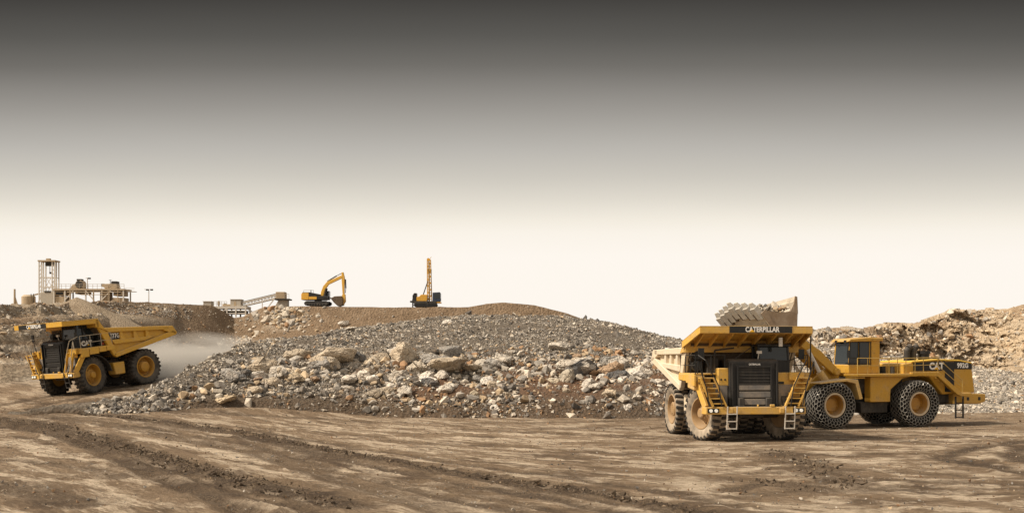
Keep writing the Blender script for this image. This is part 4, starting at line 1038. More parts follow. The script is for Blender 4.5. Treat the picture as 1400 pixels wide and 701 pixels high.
# ------------------------------------------------------------------ wheel loader; x forward, y left, z up
def loader_wheel():
    t = MB()
    PR = [(.70, -.42), (.92, -.52), (1.12, -.575), (1.24, -.54), (1.31, -.44), (1.33, -.25), (1.33, .25), (1.31, .44), (1.24, .54), (1.12, .575), (.92, .52), (.70, .42), (.66, .3), (.66, -.3)]
    t.lathe(PR, 56)
    for i in range(30):
        a = 2 * math.pi * i / 30; ra = Matrix.Rotation(-a, 3, 'Y')
        for sgn in (-1, 1):
            t.hexa([ra @ Vector((r, y * sgn, w)) for r, y, w in ((1.31, .02, -.05), (1.27, .5, -.09), (1.27, .5, .05), (1.31, .02, .06), (1.355, .02, -.04), (1.32, .5, -.07), (1.32, .5, .03), (1.355, .02, .05))])
    ty = t.mesh('tyre', M['loader_rubber'])
    # honeycomb chain over tread and both sidewalls
    path = [(.78, .50), (.95, .575), (1.12, .625), (1.26, .60), (1.35, .50), (1.385, .30), (1.39, 0), (1.385, -.30), (1.35, -.50), (1.26, -.60), (1.12, -.625), (.95, -.575), (.78, -.50)]
    seg = [math.dist(a, b) for a, b in zip(path[:-1], path[1:])]; cum = [0]
    for q in seg: cum.append(cum[-1] + q)
    L = cum[-1]
    def at(s, th):
        s = min(max(s, 0), L - 1e-6)
        i = max(j for j in range(len(seg)) if cum[j] <= s); f = (s - cum[i]) / seg[i]
        r = path[i][0] + (path[i + 1][0] - path[i][0]) * f; y = path[i][1] + (path[i + 1][1] - path[i][1]) * f
        return Vector((r * math.cos(th), y, r * math.sin(th)))
    c = MB(); NR, NC = 13, 30; dz = L / NR
    rj = random.Random(4); jit = {}
    at0 = at
    def at(s, th):
        q = (round(s, 3), round(th % (2 * math.pi), 3) % 6.283)
        if q not in jit: jit[q] = (rj.uniform(-.035, .035), rj.uniform(-.02, .02))
        return at0(s + jit[q][0], th + jit[q][1])
    for k in range(NR + 1):
        off = (k % 2) * .5
        sg = lambda j: k * dz + (dz * .22 if j % 2 else -dz * .22)
        for j in range(2 * NC):
            c.bar(at(sg(j), 2 * math.pi * (j / 2 + off) / NC), at(sg(j + 1), 2 * math.pi * ((j + 1) / 2 + off) / NC), .026, .045, (0, 1, 0))
            if j % 2 and k < NR:
                th = 2 * math.pi * (j / 2 + off) / NC
                c.bar(at(k * dz + dz * .22, th), at((k + 1) * dz - dz * .22, th), .034, .05, (math.cos(th), 0, math.sin(th)))
    ch = c.mesh('tyre_chain', M['chain'])
    r = MB(); r.lathe([(.70, .38), (.73, .44), (.70, .48), (.64, .48), (.60, .40), (.57, .10), (.53, -.04), (.40, -.02), (.36, .06), (.10, .08), (.001, .08), (.001, -.2), (.6, -.3)], 40)
    for i in range(16):
        a = 2 * math.pi * i / 16; r.cyl((.46 * math.cos(a), -.05, .46 * math.sin(a)), (.46 * math.cos(a), .03, .46 * math.sin(a)), .03, n=6)
    rim = r.mesh('rim', M['rim_loader'])
    rr = MB(); rr.lathe([(.70, .40), (.735, .445), (.705, .492), (.635, .492), (.60, .43), (.64, .40)], 40); ring = rr.mesh('rim_flange', M['flange'])
    for me in (ty, rim, ring): me.polygons.foreach_set('use_smooth', [True] * len(me.polygons)); me.set_sharp_from_angle(angle=R(32))
    return (('tyre', ty), ('tyre_chain', ch), ('rim', rim), ('rim_flange', ring))
M['loader_rubber'] = paint('loader_tyre_rubber', (.014, .013, .012), .12, rough=.9, dustcol=(.12, .10, .08), top=.1, spec=.15)
M['flange'] = paint('pale_rim_flange', (.62, .50, .34), .4)
M['rim_loader'] = paint('loader_rim_paint', (.42, .215, .035), .3)
def wheel_loader(label):
    root = empty('wheel_loader'); tag(root, label, 'wheel loader')
    Yl = M['yellow_loader']; lw = loader_wheel()
    for x in (2.95, -2.95):
        for s in (1, -1):
            w = empty('wheel', (x, 1.68 * s, 1.385), (0, 0, 0 if s > 0 else math.pi), root)
            for nm, me in lw:
                o = bpy.data.objects.new(nm, me); COL.objects.link(o); o.parent = w
            w.rotation_euler = (0, random.uniform(0, 1), 0 if s > 0 else math.pi)
    b = MB(); b.span(-7.0, .6, -.9, .9, 1.25, 2.3); b.cyl((-2.95, -1.4, 1.385), (-2.95, 1.4, 1.385), .5); b.cyl((2.95, -1.4, 1.385), (2.95, 1.4, 1.385), .5)
    b.span(1.6, 4.2, -.8, .8, 1.0, 2.2); b.span(.3, 1.7, -.55, .55, 1.1, 2.5); b.span(-1.3, .6, -1.35, 1.35, .85, 1.5); b.cyl((.55, 0, .9), (.55, 0, 2.8), .35)
    b.span(-6.6, -4.2, -1.1, 1.1, 1.35, 2.0); b.span(-2.5, .9, -1.2, 1.2, 2.0, 2.95)
    b.build('chassis', M['dark'], root, bevel=.04, smooth=30)
    # side panels between the wheels
    for s in (1, -1):
        b = MB(); b.prism([(.25, 1.52), (-1.15, 1.52), (-1.18, 2.25), (-2.05, 2.90), (-2.6, 2.98), (-2.6, 3.06), (.25, 3.02)], s * 1.20, s * 1.78)
        b.build('side_panel', Yl, root, bevel=.03)
        b = MB(); b.prism([(1.35, 3.02), (1.35, 3.18), (-2.9, 3.18), (-2.9, 3.02)], s * .7, s * 2.05); 
        b.span(.7, 1.3, s * .8, s * 1.9, 2.9, 3.0); b.build('walkway', Yl, root, bevel=.02)
        b = MB(); b.prism([(-2.5, 3.06), (-2.5, 3.26), (-4.45, 3.26), (-6.15, 1.98), (-6.8, 1.98), (-6.8, 1.80), (-6.1, 1.80), (-5.8, 1.90), (-4.35, 3.0)], s * 1.78, s * 2.05)
        for i in range(5): b.span(-4.6 - i * .3, -4.87 - i * .3, s * 1.50, s * 1.78, 2.88 - i * .21, 2.93 - i * .21)
        b.build('stairs', Yl, root, bevel=.02)
    # engine hood
    b = MB(); b.prism([(-2.3, 3.02), (-2.3, 3.76), (-3.0, 3.84), (-4.8, 3.96), (-6.4, 3.92), (-7.35, 3.78), (-7.62, 2.0), (-5.2, 1.9), (-4.2, 2.96)], -1.45, 1.45)
    hood = b.build('engine_hood', Yl, root, bevel=.05)
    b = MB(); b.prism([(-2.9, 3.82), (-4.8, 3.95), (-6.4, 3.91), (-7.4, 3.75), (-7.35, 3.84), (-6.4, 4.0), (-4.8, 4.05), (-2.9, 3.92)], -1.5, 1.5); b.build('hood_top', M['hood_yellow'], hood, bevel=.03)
    for s in (1, -1):
        b = MB(); b.prism([(-3.05, 3.34), (-3.05, 3.82), (-5.35, 3.93), (-5.35, 3.34)], s * 1.452, s * 1.475); b.build('name_panel', M['black'], hood)
        b = MB(); b.prism([(-6.05, 3.42), (-6.05, 3.90), (-6.4, 3.90), (-7.34, 3.76), (-7.38, 3.42)], s * 1.452, s * 1.475); b.build('name_panel', M['black'], hood)
        b = MB(); b.span(-5.36, -6.04, s * 1.45, s * 1.468, 2.05, 3.88)
        for i in range(9): b.span(-5.40, -6.0, s * 1.468, s * 1.49, 2.2 + i * .18, 2.25 + i * .18)
        b.build('side_grille', M['black'], hood)
    lettering('CAT', hood, (-4.72, 1.492, 3.60), (-1, 0, 0), .40, M['white'], .95, .05)
    b = MB(); b.prism([(-4.92, 3.41), (-4.52, 3.41), (-4.72, 3.56)], 1.494, 1.503); b.build('logo_triangle', M['logo'], hood)
    lettering('992G', hood, (-6.66, 1.492, 3.64), (-1, 0, 0), .29, M['white'], .92, .04)
    b = MB()
    for q in (-3.3, -3.75):
        b.cyl((q, .55, 3.7), (q, .55, 4.55), .19, n=14)
        b.tube([(q, .55, 4.5), (q - .10, .55, 4.7), (q - .30, .55, 4.82)], .19, 12)
    b.build('exhaust_stack', M['dark'], root, smooth=40)
    b = MB(); b.cyl((-4.5, .6, 3.9), (-4.5, .6, 4.5), .33, n=16); b.cyl((-4.5, .6, 4.35), (-4.5, .6, 4.55), .40, n=16); b.build('air_cleaner', M['black'], root, smooth=35)
    # counterweight with rear ladder
    b = MB(); b.prism([(-5.95, 1.30), (-5.95, 2.02), (-7.25, 2.02), (-7.30, 1.95), (-8.35, 1.90), (-8.35, 1.45), (-7.9, 1.30)], -1.55, 1.55); cw = b.build('counterweight', Yl, root, bevel=.06)
    b = MB()
    for x in (-7.0, -7.85): b.span(x - .09, x + .09, 1.552, 1.562, 1.52, 1.72)
    b.build('tow_slot', M['black'], cw)
    b = MB()
    for x in (-5.95, -6.5):
        b.bar((x, 1.7, .45), (x, 1.7, 1.78), .09, .06)
    for z in (.52, .95, 1.38): b.bar((-5.95, 1.7, z), (-6.5, 1.7, z), .06)
    b.build('ladder', M['dark'], root)
    # cab
    b = MB(); x0 = -.35
    b.prism([(-.92, 3.18), (-.92, 5.15), (-.30, 5.15), (-.30, 3.18)], -.45, 1.12)
    b.span(-.32, 1.28, -.42, 1.10, 3.18, 3.72)
    for (x, y) in ((1.22, -.36), (1.22, 1.03), (.50, 1.05), (-.25, 1.05)): b.bar((x, y, 3.6), (x - (.10 if x > 1 else 0), y, 5.15), .10, .09, (1, 0, 0))
    b.prism([(-1.1, 5.12), (1.42, 5.06), (1.2, 5.24), (-.1, 5.34), (-1.1, 5.32)], -.52, 1.2)
    cab = b.build('cab', Yl, root, bevel=.04)
    b = MB(); b.hexa([(-.28, -.35, 3.73), (1.24, -.35, 3.73), (1.24, 1.04, 3.73), (-.28, 1.04, 3.73), (-.28, -.35, 5.08), (1.13, -.35, 5.08), (1.13, 1.04, 5.08), (-.28, 1.04, 5.08)])
    b.build('cab_glass', M['glass'], cab)
    b = MB()
    for (x, y) in ((1.24, 1.05), (.52, 1.06), (-.26, 1.06)): b.bar((x, y, 3.70), (x - (.11 if x > 1 else 0), y, 5.1), .13, .04, (1, 0, 0))
    b.bar((-.26, 1.06, 3.76), (1.24, 1.06, 3.76), .04, .07); b.bar((-.26, 1.06, 5.05), (1.13, 1.06, 5.05), .04, .07); b.build('window_frame', M['black'], cab)
    b = MB(); b.tube([(1.2, 1.0, 4.9), (1.5, 1.35, 4.85), (1.5, 1.35, 4.5)], .03); b.span(1.44, 1.5, 1.25, 1.5, 4.1, 4.55); b.build('mirror', M['black'], cab)
    for x, y in ((1.3, .9), (1.3, 0), (-1.12, .8)):
        b = MB(); b.span(x - .08, x + .1, y - .1, y + .1, 5.0, 5.16); b.build('work_lamp', M['black'], cab)
    # railings
    b = MB()
    for z in (3.66, 4.10): b.tube([(1.3, 1.98, z), (-2.5, 1.98, z), (-4.4, 1.98, z + .05)], .022)
    for x in (1.3, .6, -.2, -.9, -1.5, -2.1, -2.75, -3.35, -4.4): b.tube([(x, 1.98, 3.14), (x, 1.98, 4.07)], .022)
    b.tube([(-4.4, 1.98, 4.1), (-6.2, 1.98, 2.75), (-6.2, 1.98, 1.9)], .022); b.tube([(-4.4, 1.98, 3.65), (-6.1, 1.98, 2.4)], .022)
    b.build('handrail', M['rail_yellow'], root); b = MB()
    for z in (3.62, 4.05): b.tube([(-.8, -1.95, z), (-4.0, -1.95, z)], .022)
    for x in (-.8, -1.6, -2.4, -3.2, -4): b.tube([(x, -1.95, 3.14), (x, -1.95, 4.07)], .022)
    b.build('handrail', M['rail_yellow'], root)
    b = MB(); b.span(-1.0, -1.3, .3, .6, 3.14, 3.75); b.span(-1.55, -1.8, .2, .5, 3.14, 3.6); b.cyl((-1.75, 1.2, 3.14), (-1.75, 1.2, 3.6), .13); b.build('deck_fitting', M['dark'], root)
    # front frame, fenders
    for s in (1, -1):
        b = MB(); b.prism([(4.0, 2.62), (4.0, 2.70), (2.1, 2.92), (1.45, 2.86), (1.12, 1.75), (1.32, 1.70), (1.62, 2.62), (2.2, 2.76)], s * 1.12, s * 2.25); b.build('fender', M['yellow_pale'], root, bevel=.02)
    b = MB()
    for s in (1, -1): b.prism([(1.5, 2.0), (4.0, 1.9), (4.0, 2.4), (2.6, 3.45), (2.0, 3.6), (1.6, 3.3)], s * .42, s * .62)
    b.span(1.6, 3.8, -.6, .6, 1.9, 2.4); b.build('loader_tower', Yl, root, bevel=.04)
    for s in (1, -1):
        b = MB(); b.prism([(1.80, 3.40), (2.10, 3.05), (3.5, 4.15), (5.45, 5.45), (5.55, 5.75), (5.25, 5.95), (3.9, 5.0), (3.1, 4.55)], s * .72, s * .96)
        b.cyl((2.0, s * .65, 3.3), (2.0, s * 1.05, 3.3), .22); b.cyl((5.3, s * .65, 5.7), (5.3, s * 1.05, 5.7), .22); b.build('lift_arm', Yl, root, bevel=.04, smooth=30)
        b = MB(); b.cyl((2.5, s * 1.12, 2.3), (3.3, s * 1.12, 3.3), .21); b.build('lift_cylinder', M['yellow_pale'], root, smooth=35)
        b = MB(); b.cyl((3.3, s * 1.12, 3.3), (4.0, s * 1.0, 4.6), .11); b.build('cylinder_rod', M['steel'], root, smooth=35)
    b = MB(); b.cyl((3.7, -.75, 4.7), (3.7, .75, 4.7), .3); b.cyl((2.4, 0, 3.3), (4.0, 0, 5.3), .22); b.prism([(3.9, 4.6), (4.3, 4.7), (4.6, 6.2), (4.3, 6.3), (4.0, 5.6)], -.2, .2); b.bar((4.45, 0, 5.9), (5.4, 0, 6.35), .25, .25)
    b.build('tilt_linkage', Yl, root, bevel=.03, smooth=30)
    b = MB()
    for i in range(5): b.tube([(1.5, -.3 + i * .15, 3.0), (2.0, -.3 + i * .15, 3.9 + .05 * i), (3.0, -.25 + i * .12, 4.4), (3.6, -.2 + i * .1, 4.9)], .035, 5)
    b.build('hydraulic_hose', M['black'], root)
    # bucket, racked back and full
    sp = [(5.42, 7.75), (5.30, 7.0), (5.38, 6.25), (5.75, 5.72), (6.35, 5.60), (6.95, 6.10), (7.62, 6.98)]
    b = MB(); nr = 12
    ins = [(5.50, 7.70), (5.40, 7.0), (5.48, 6.32), (5.82, 5.82), (6.32, 5.71), (6.88, 6.20), (7.56, 7.02)]
    hw = 2.22
    def spade(y): return max(0, 1 - abs(y) / hw) * .50
    ys = [-hw + 2 * hw * i / nr for i in range(nr + 1)]
    vs = []; fs = []; m_ = len(sp)
    for y in ys:
        q = spade(y)
        for src in (sp, ins[::-1]):
            for (x, z) in src:
                lipf = 1 if (x, z) in (sp[-1], ins[-1]) else 0
                vs.append((x + .62 * q * lipf, y, z + .72 * q * lipf))
    for i in range(nr):
        for j in range(2 * m_):
            a = i * 2 * m_ + j; c = i * 2 * m_ + (j + 1) % (2 * m_); fs.append((a, c, c + 2 * m_, a + 2 * m_))
    fs += [tuple(range(2 * m_ - 1, -1, -1)), tuple(nr * 2 * m_ + i for i in range(2 * m_))]
    b.add(vs, fs)
    bk = b.build('bucket', M['bucket'], root); bk.location = (.22, .72, -.58); bk.rotation_euler = (R(6), 0, 0)
    for s in (1, -1):
        b = MB(); b.prism([(5.42, 7.75), (5.30, 7.0), (5.38, 6.25), (5.75, 5.72), (6.35, 5.60), (6.95, 6.10), (7.62, 6.98), (7.45, 7.18), (6.4, 7.05), (5.75, 7.15)], s * (hw + .002), s * (hw + .06))
        b.prism([(7.70, 6.98), (7.0, 6.12), (6.85, 6.25), (7.40, 7.25)], s * (hw + .06), s * (hw + .12))
        b.prism([(5.62, 7.05), (5.28, 7.0), (5.26, 7.98), (5.40, 8.02)], s * (hw + .004), s * (hw + .07)); b.build('side_plate', M['bucket_side'], bk)
    b = MB(); b.prism([(5.32, 7.7), (5.44, 7.7), (5.40, 8.0), (5.28, 8.0)], -hw, hw); b.build('spill_guard', M['bucket'], bk)
    d = Vector((.66, 0, .75)); nrm = Vector((.75, 0, -.66))
    for i in range(7):
        y = -hw + .28 + i * (2 * hw - .56) / 6; q = spade(y)
        base = Vector((7.60 + .62 * q, y, 7.0 + .72 * q))
        sl = .45 * (1 if y < 0 else -1) if abs(y) > .2 else 0
        rot = Matrix((d, Vector((0, 1, 0)), nrm)).transposed()
        if rot.determinant() < 0: rot = Matrix((d, Vector((0, -1, 0)), nrm)).transposed()
        b = MB()
        b.box(base + d * .05 + nrm * .02, (.80, .46, .34), rot)
        p = base + d * .35; 
        b.hexa([p + Vector((0, -.22, 0)) - nrm * .13, p + Vector((0, .22, 0)) - nrm * .13, p + Vector((0, .22, 0)) + nrm * .13, p + Vector((0, -.22, 0)) + nrm * .13,
                p + d * .42 + Vector((0, -.17, 0)) - nrm * .03, p + d * .42 + Vector((0, .17, 0)) - nrm * .03, p + d * .42 + Vector((0, .17, 0)) + nrm * .04, p + d * .42 + Vector((0, -.17, 0)) + nrm * .04])
        b.build('bucket_tooth', M['teeth'], bk, bevel=.02)
        if i < 6:
            y2 = y + (2 * hw - .56) / 12; q2 = spade(y2); b = MB()
            b.box(Vector((7.60 + .62 * q2, y2, 7.0 + .72 * q2)) - d * .22 + nrm * .06, (.50, .24, .16), rot); b.build('lip_shroud', M['brown_steel'], bk, bevel=.02)
    for i in range(7):
        b = MB(); y = -hw + .35 + i * (2 * hw - .7) / 6; b.box(Vector((6.95, y, 6.22)) + nrm * .06, (.9, .42, .08), rot); b.build('wear_plate', M['bucket'], bk, bevel=.015)
    return root
M['bucket_side'] = paint('worn_shaded_bucket_side_steel', (.24, .165, .10), .4, rough=.6, dustcol=(.50, .42, .33))  # side plates coloured darker than the bucket, their shade put into the paint
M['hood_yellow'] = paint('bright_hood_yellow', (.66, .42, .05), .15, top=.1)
M['rail_yellow'] = paint('yellow_handrail_paint', (.50, .33, .08), .3)
wl = wheel_loader('large yellow wheel loader with chained tyres holding its full bucket over the dump truck')
hw_ = math.atan2(-.246, -.970) + R(4.5)
wl.location = (20.75, 66.3, .0); wl.rotation_euler = (0, 0, hw_)
Wm = Matrix.Translation(wl.location) @ Matrix.Rotation(hw_, 4, 'Z')
# rock heaped in the bucket
rg = np.random.default_rng(77)
P = []; S = []
for i in range(330):
    y = rg.uniform(-2.15, 2.15); x = rg.uniform(5.55, 7.35); f = (x - 5.5) / 2
    top = 7.25 + .55 * (1 - (y / 2.5) ** 2) * (1 - abs(f - .45) * .9)
    z = rg.uniform(6.6, top) if i % 3 else top
    if z < 6.1 + abs(f - .35) * .9: continue
    s = float(np.clip(.10 + .10 * rg.exponential(1), .1, .34))
    P.append(Wm @ (Matrix.Rotation(R(6), 3, 'X') @ Vector((x, y * .95, z - .06)) + Vector((.22, .72, -.58)))); S.append(s)
scatter('bucket_rock', np.array([p[:] for p in P]), np.array(S), colours(rg, len(P), [4, 3, 2, 3, 2, 1, .5, 1.5]), 78, 'broken grey stone heaped in the raised loader bucket', 'rubble')

# ------------------------------------------------------------------ excavator on the berm
def on_bank(px, Y):
    """a point on the berm's flat top"""
    f = float(np.interp(px, BX, bank.cy)); t = 1 + (Y - f) / 60
    x, y, z = bank.pos(np.array([float(px)]), np.array([t])); return Vector((float(x[0]), float(y[0]), float(z[0])))
def excavator():
    root = empty('excavator'); tag(root, 'yellow tracked excavator on the brown berm with its bucket curled under', 'excavator')
    for s in (1, -1):
        b = MB()
        o_ = [(-2.5, .45), (-2.25, .12), (-1.8, 0), (1.8, 0), (2.25, .12), (2.5, .45), (2.35, .82), (2.0, .95), (-2.0, .95), (-2.35, .82)]
        b.prism(o_, s * .95, s * 1.6)
        for i in range(26):
            x = -2.0 + i * .16; b.span(x, x + .07, s * .93, s * 1.62, .94, .99)
        tr_ = b.build('track', M['black'], root, bevel=.03)
        b = MB()
        for x in (-2.05, 2.05): b.cyl((x, s * 1.58, .48), (x, s * 1.66, .48), .33, n=16)
        for i in range(6): b.cyl((-1.4 + i * .55, s * 1.58, .25), (-1.4 + i * .55, s * 1.66, .25), .17, n=10)
        b.span(-1.7, 1.7, s * 1.58, s * 1.64, .42, .62); b.build('track_roller', M['dark'], tr_)
    b = MB(); b.span(-1.2, 1.2, -.95, .95, .5, .95); b.cyl((0, 0, .9), (0, 0, 1.2), .75, n=20); b.build('undercarriage', M['dark'], root)
    b = MB(); b.prism([(-3.0, 1.2), (1.6, 1.2), (1.6, 1.45), (.6, 2.0), (.6, 2.35), (-1.4, 2.75), (-2.8, 2.75), (-3.05, 2.4)], -1.55, 1.55); house = b.build('house', M['black'], root, bevel=.05)
    b = MB(); b.prism([(-3.08, 1.22), (-3.08, 2.40), (-2.8, 2.62), (-1.5, 2.62), (-1.5, 1.22)], -1.6, 1.6); b.build('counterweight', M['orange'], house, bevel=.08)
    b = MB(); b.span(-1.48, .1, -1.6, -1.54, 1.3, 1.85); b.build('side_door', M['orange'], house)
    b = MB(); b.span(.75, 2.1, .35, 1.5, 1.25, 3.1); cab = b.build('cab', M['black'], root, bevel=.08)
    b = MB(); b.span(.95, 2.12, .33, 1.52, 2.0, 2.98); b.build('cab_glass', M['glass'], cab)
    b = MB(); b.span(.75, 2.1, -1.5, -.35, 1.25, 2.0); b.build('tool_box', M['black'], root, bevel=.05)
    b = MB(); b.tube([(-2.6, -1.4, 2.75), (-2.6, -1.4, 3.15), (-.6, -1.4, 3.15), (-.6, -1.4, 2.6)], .03); b.cyl((-1.6, .4, 2.7), (-1.6, .4, 3.3), .09); b.build('handrail', M['dark'], root)
    b = MB(); b.prism([(.45, 1.55), (.95, 1.5), (1.45, 3.3), (2.2, 4.35), (5.12, 5.7), (5.0, 6.1), (4.7, 6.15), (1.85, 4.9), (1.1, 4.05), (.65, 2.9)], -.28, .28); boom = b.build('boom', M['yellow'], root, bevel=.05)
    b = MB(); b.cyl((1.9, 0, 5.0), (3.8, 0, 6.1), .13); b.cyl((3.8, 0, 6.1), (5.1, 0, 6.75), .07)
    b.build('hydraulic_cylinder', M['dark'], boom, smooth=35)
    for s in (1, -1): b = MB(); b.cyl((1.3, s * .45, 1.7), (1.75, s * .45, 3.6), .13); b.build('hydraulic_cylinder', M['dark'], boom, smooth=35)
    b = MB(); b.prism([(4.85, 6.75), (5.2, 6.85), (5.48, 5.7), (5.42, 2.1), (5.1, 2.0), (4.88, 5.3)], -.26, .26); stick = b.build('stick', M['yellow'], root, bevel=.05)
    b = MB(); b.cyl((5.62, 0, 5.4), (5.70, 0, 3.6), .14); b.cyl((5.7, 0, 3.6), (5.6, 0, 2.6), .07); b.build('hydraulic_cylinder', M['dark'], stick, smooth=35)
    b = MB(); b.prism([(5.0, 2.3), (5.6, 2.4), (5.7, .9), (5.2, .2), (4.6, .2), (4.8, 1.2)], -.3, .3); b.build('bucket_linkage', M['yellow'], root, bevel=.04)
    b = MB(); b.prism([(5.0, 2.0), (3.6, 1.95), (2.75, 1.55), (3.4, .7), (4.3, -.1), (5.2, .15), (5.3, 1.0)], -.85, .85); bk = b.build('bucket', M['brown_steel'], root, bevel=.06)
    for i in range(5):
        b = MB(); y = -.7 + i * .35; b.prism([(2.8, 1.62), (2.45, 1.78), (2.75, 1.40)], y - .08, y + .08); b.build('bucket_tooth', M['dark'], bk)
    return root
ex = excavator(); p = on_bank(435, 209); ex.location = (p.x, p.y, p.z + .05); ex.rotation_euler = (0, 0, R(-5)); ex.scale = (.94, .94, .94)

# ------------------------------------------------------------------ drill rig
def drill_rig():
    root = empty('drill_rig'); tag(root, 'tall masted yellow rotary drill rig standing on the brown berm', 'drill rig')
    for s in (1, -1):
        b = MB(); b.prism([(-2.3, .35), (-2.0, 0), (1.9, 0), (2.2, .35), (2.0, .8), (-2.0, .8)], s * .8, s * 1.4); b.build('track', M['black'], root, bevel=.04)
    b = MB(); b.span(-2.4, 2.0, -1.3, 1.3, .75, 1.1); b.cyl((-2.6, .8, 0), (-2.6, .8, 1.6), .13); b.cyl((.35, -1.3, 0), (.35, -1.3, 1.4), .12); b.span(-3.0, -2.4, -.7, .7, .9, 1.2); b.build('chassis', M['dark'], root, bevel=.03)
    b = MB(); b.prism([(-1.7, 1.1), (-1.7, 1.9), (-1.2, 2.0), (-.9, 2.35), (.3, 2.35), (.3, 1.1)], -1.15, 1.15); b.build('engine_house', M['orange'], root, bevel=.06)
    b = MB(); b.prism([(-2.5, 1.1), (-2.5, 2.2), (-2.2, 2.65), (-1.72, 2.65), (-1.72, 1.1)], -1.0, 1.0); b.build('dust_collector', M['black'], root, bevel=.06)
    b = MB(); b.prism([(1.3, .95), (1.3, 2.75), (2.7, 2.85), (2.85, 1.2), (2.5, .95)], -.95, .75); cab = b.build('cab', M['blue'], root, bevel=.06)
    b = MB(); b.span(1.6, 2.86, -.97, .77, 1.6, 2.6); b.build('cab_glass', M['glass'], cab)
    b = MB(); b.span(1.1, 2.9, -1.1, .9, .75, .95); b.build('cab_deck', M['orange'], root)
    b = MB()
    for (dx, dy) in ((-.42, -.38), (.42, -.38), (.42, .38), (-.42, .38)): b.bar((.7 + dx, dy, .5), (.55 + dx * .75, dy * .85, 8.9), .13)
    for i in range(13):
        z0 = .9 + i * .62; z1 = z0 + .62; k0 = 1 - .25 * z0 / 8.9; k1 = 1 - .25 * z1 / 8.9
        for dy in (-.38, .38):
            a, c = ((-.42, .42) if i % 2 else (.42, -.42)); b.bar((.7 + a * k0 - .017 * z0, dy, z0), (.7 + c * k1 - .017 * z1, dy, z1), .09); b.bar((.7 - .42 * k0 - .017 * z0, dy, z0), (.7 + .42 * k0 - .017 * z0, dy, z0), .08)
    b.build('mast', M['orange'], root)
    b = MB(); b.span(.25, .9, -.4, .4, 8.8, 9.05); b.cyl((.45, -.25, 9.05), (.45, .25, 9.05), .3); b.bar((.6, 0, 9.0), (1.0, 0, 9.6), .08); b.build('mast_head', M['orange'], root)
    b = MB(); b.cyl((.62, 0, .6), (.55, 0, 8.7), .17, n=10); b.span(.35, .9, -.3, .3, 6.6, 7.3); b.build('drill_string', M['tan_metal'], root)
    b = MB(); b.bar((-.6, -.5, 2.2), (.35, -.4, 5.0), .1); b.bar((-.6, .5, 2.2), (.35, .4, 5.0), .1); b.tube([(1.0, -.42, 2), (1.05, -.45, 7.2)], .05); b.build('mast_brace', M['dark'], root)
    return root
dr = drill_rig(); p = on_bank(582.5, 209); dr.location = (p.x, p.y, p.z + .04)

# ------------------------------------------------------------------ crushing plant far left
def plant_at(px, py, Y): return PX(px, py, Y)
D = 240.; U = D / F           # metres per photo pixel there
def gz(px): return on_bank(px, D).z
# lattice tower
def lattice_tower():
    o = PX(67, 430, D); o.z = gz(67); top = PX(67, 358, D).z - o.z; hw = 10.6 * U
    root = empty('lattice_tower', o); tag(root, 'pale steel lattice tower, tallest of the crushing plant', 'tower')
    b = MB()
    for sx in (-1, 1):
        for dx in (0, .42):
            for sy in (-1, 1): b.bar((sx * (hw - dx * 1.3), sy * 1.1, 0), (sx * (hw - dx * 1.3), sy * 1.1, top), .22)
        for i in range(9):
            z = 1 + i * (top - 1.5) / 9; b.bar((sx * hw, -1.1, z), (sx * (hw - .55), -1.1, z + .9), .09)
    for z in (top * .64, top * .42): 
        for sy in (-1, 1): b.bar((-hw, sy * 1.1, z), (hw, sy * 1.1, z), .16)
    for sy in (-1, 1): b.bar((-hw * .5, sy * 1.1, top * .32), (hw * .5, sy * 1.1, top * .62), .10); b.bar((hw * .5, sy * 1.1, top * .32), (-hw * .5, sy * 1.1, top * .62), .10)
    b.build('lattice', M['steel'], root)
    b = MB(); b.span(-hw - .2, hw + .2, -1.4, 1.4, top, top + .3); b.span(-.5, .3, -.4, .4, top + .3, top + .75); b.build('top_platform', M['tan_metal'], root)
    b = MB(); b.span(-.6, 1.2, -.5, .5, top - .9, top); b.cyl((.2, 0, top - 2.4), (.2, 0, top - .8), .07); b.cyl((.3, 0, top - 2.6), (.3, 0, top - 2.2), .22); b.build('hoist', M['dark'], root)
    b = MB(); b.span(-hw * .75, hw * .95, -1.6, 1.6, 0, top * .30); b.build('base_block', M['concrete'], root, bevel=.1)
    b = MB(); b.span(-hw * .2, hw * .5, -1.7, 1.2, top * .30, top * .33); b.build('hatch', M['dark'], root)
lattice_tower()
o = PX(39, 420, D); o.z = gz(39); h = PX(0, 403, D).z - o.z
tk = empty('storage_tank', o); tag(tk, 'squat rusty round storage tank left of the lattice tower', 'tank')
b = MB(); b.cyl((0, 0, 0), (0, 0, h - .4), 1.45, n=24); b.cyl((0, 0, h - .4), (0, 0, h), 1.45, 1.0, n=24); b.build('tank_shell', M['tan_metal'], tk, smooth=30)
b = MB(); b.bar((1.2, 0, h), (2.8, 0, h + .35), .3, .3); b.bar((2.0, 0, h - 2), (2.8, 0, h + .2), .15); b.build('feed_pipe', M['tan_metal'], tk)
b = MB(); b.bar((1.0, -.9, 0), (1.0, -1.0, h + .2), .12); b.bar((1.5, -.9, 0), (1.5, -1.0, h + .2), .12); b.build('ladder', M['dark'], tk)
o = PX(20, 425, D); o.z = gz(20); h = PX(0, 395, D).z - o.z
vp = empty('vent_pipe', o); tag(vp, 'thin upright vent pipe at the far left of the plant', 'pipe')
b = MB(); b.cyl((0, 0, 0), (0, 0, h), .24, .20, n=10); b.build('pipe', M['tan_metal'], vp, smooth=40)
b = MB(); b.prism([(.2, 0), (.9, 0), (.2, h * .55)], -.1, .1); b.build('gusset', M['tan_metal'], vp)
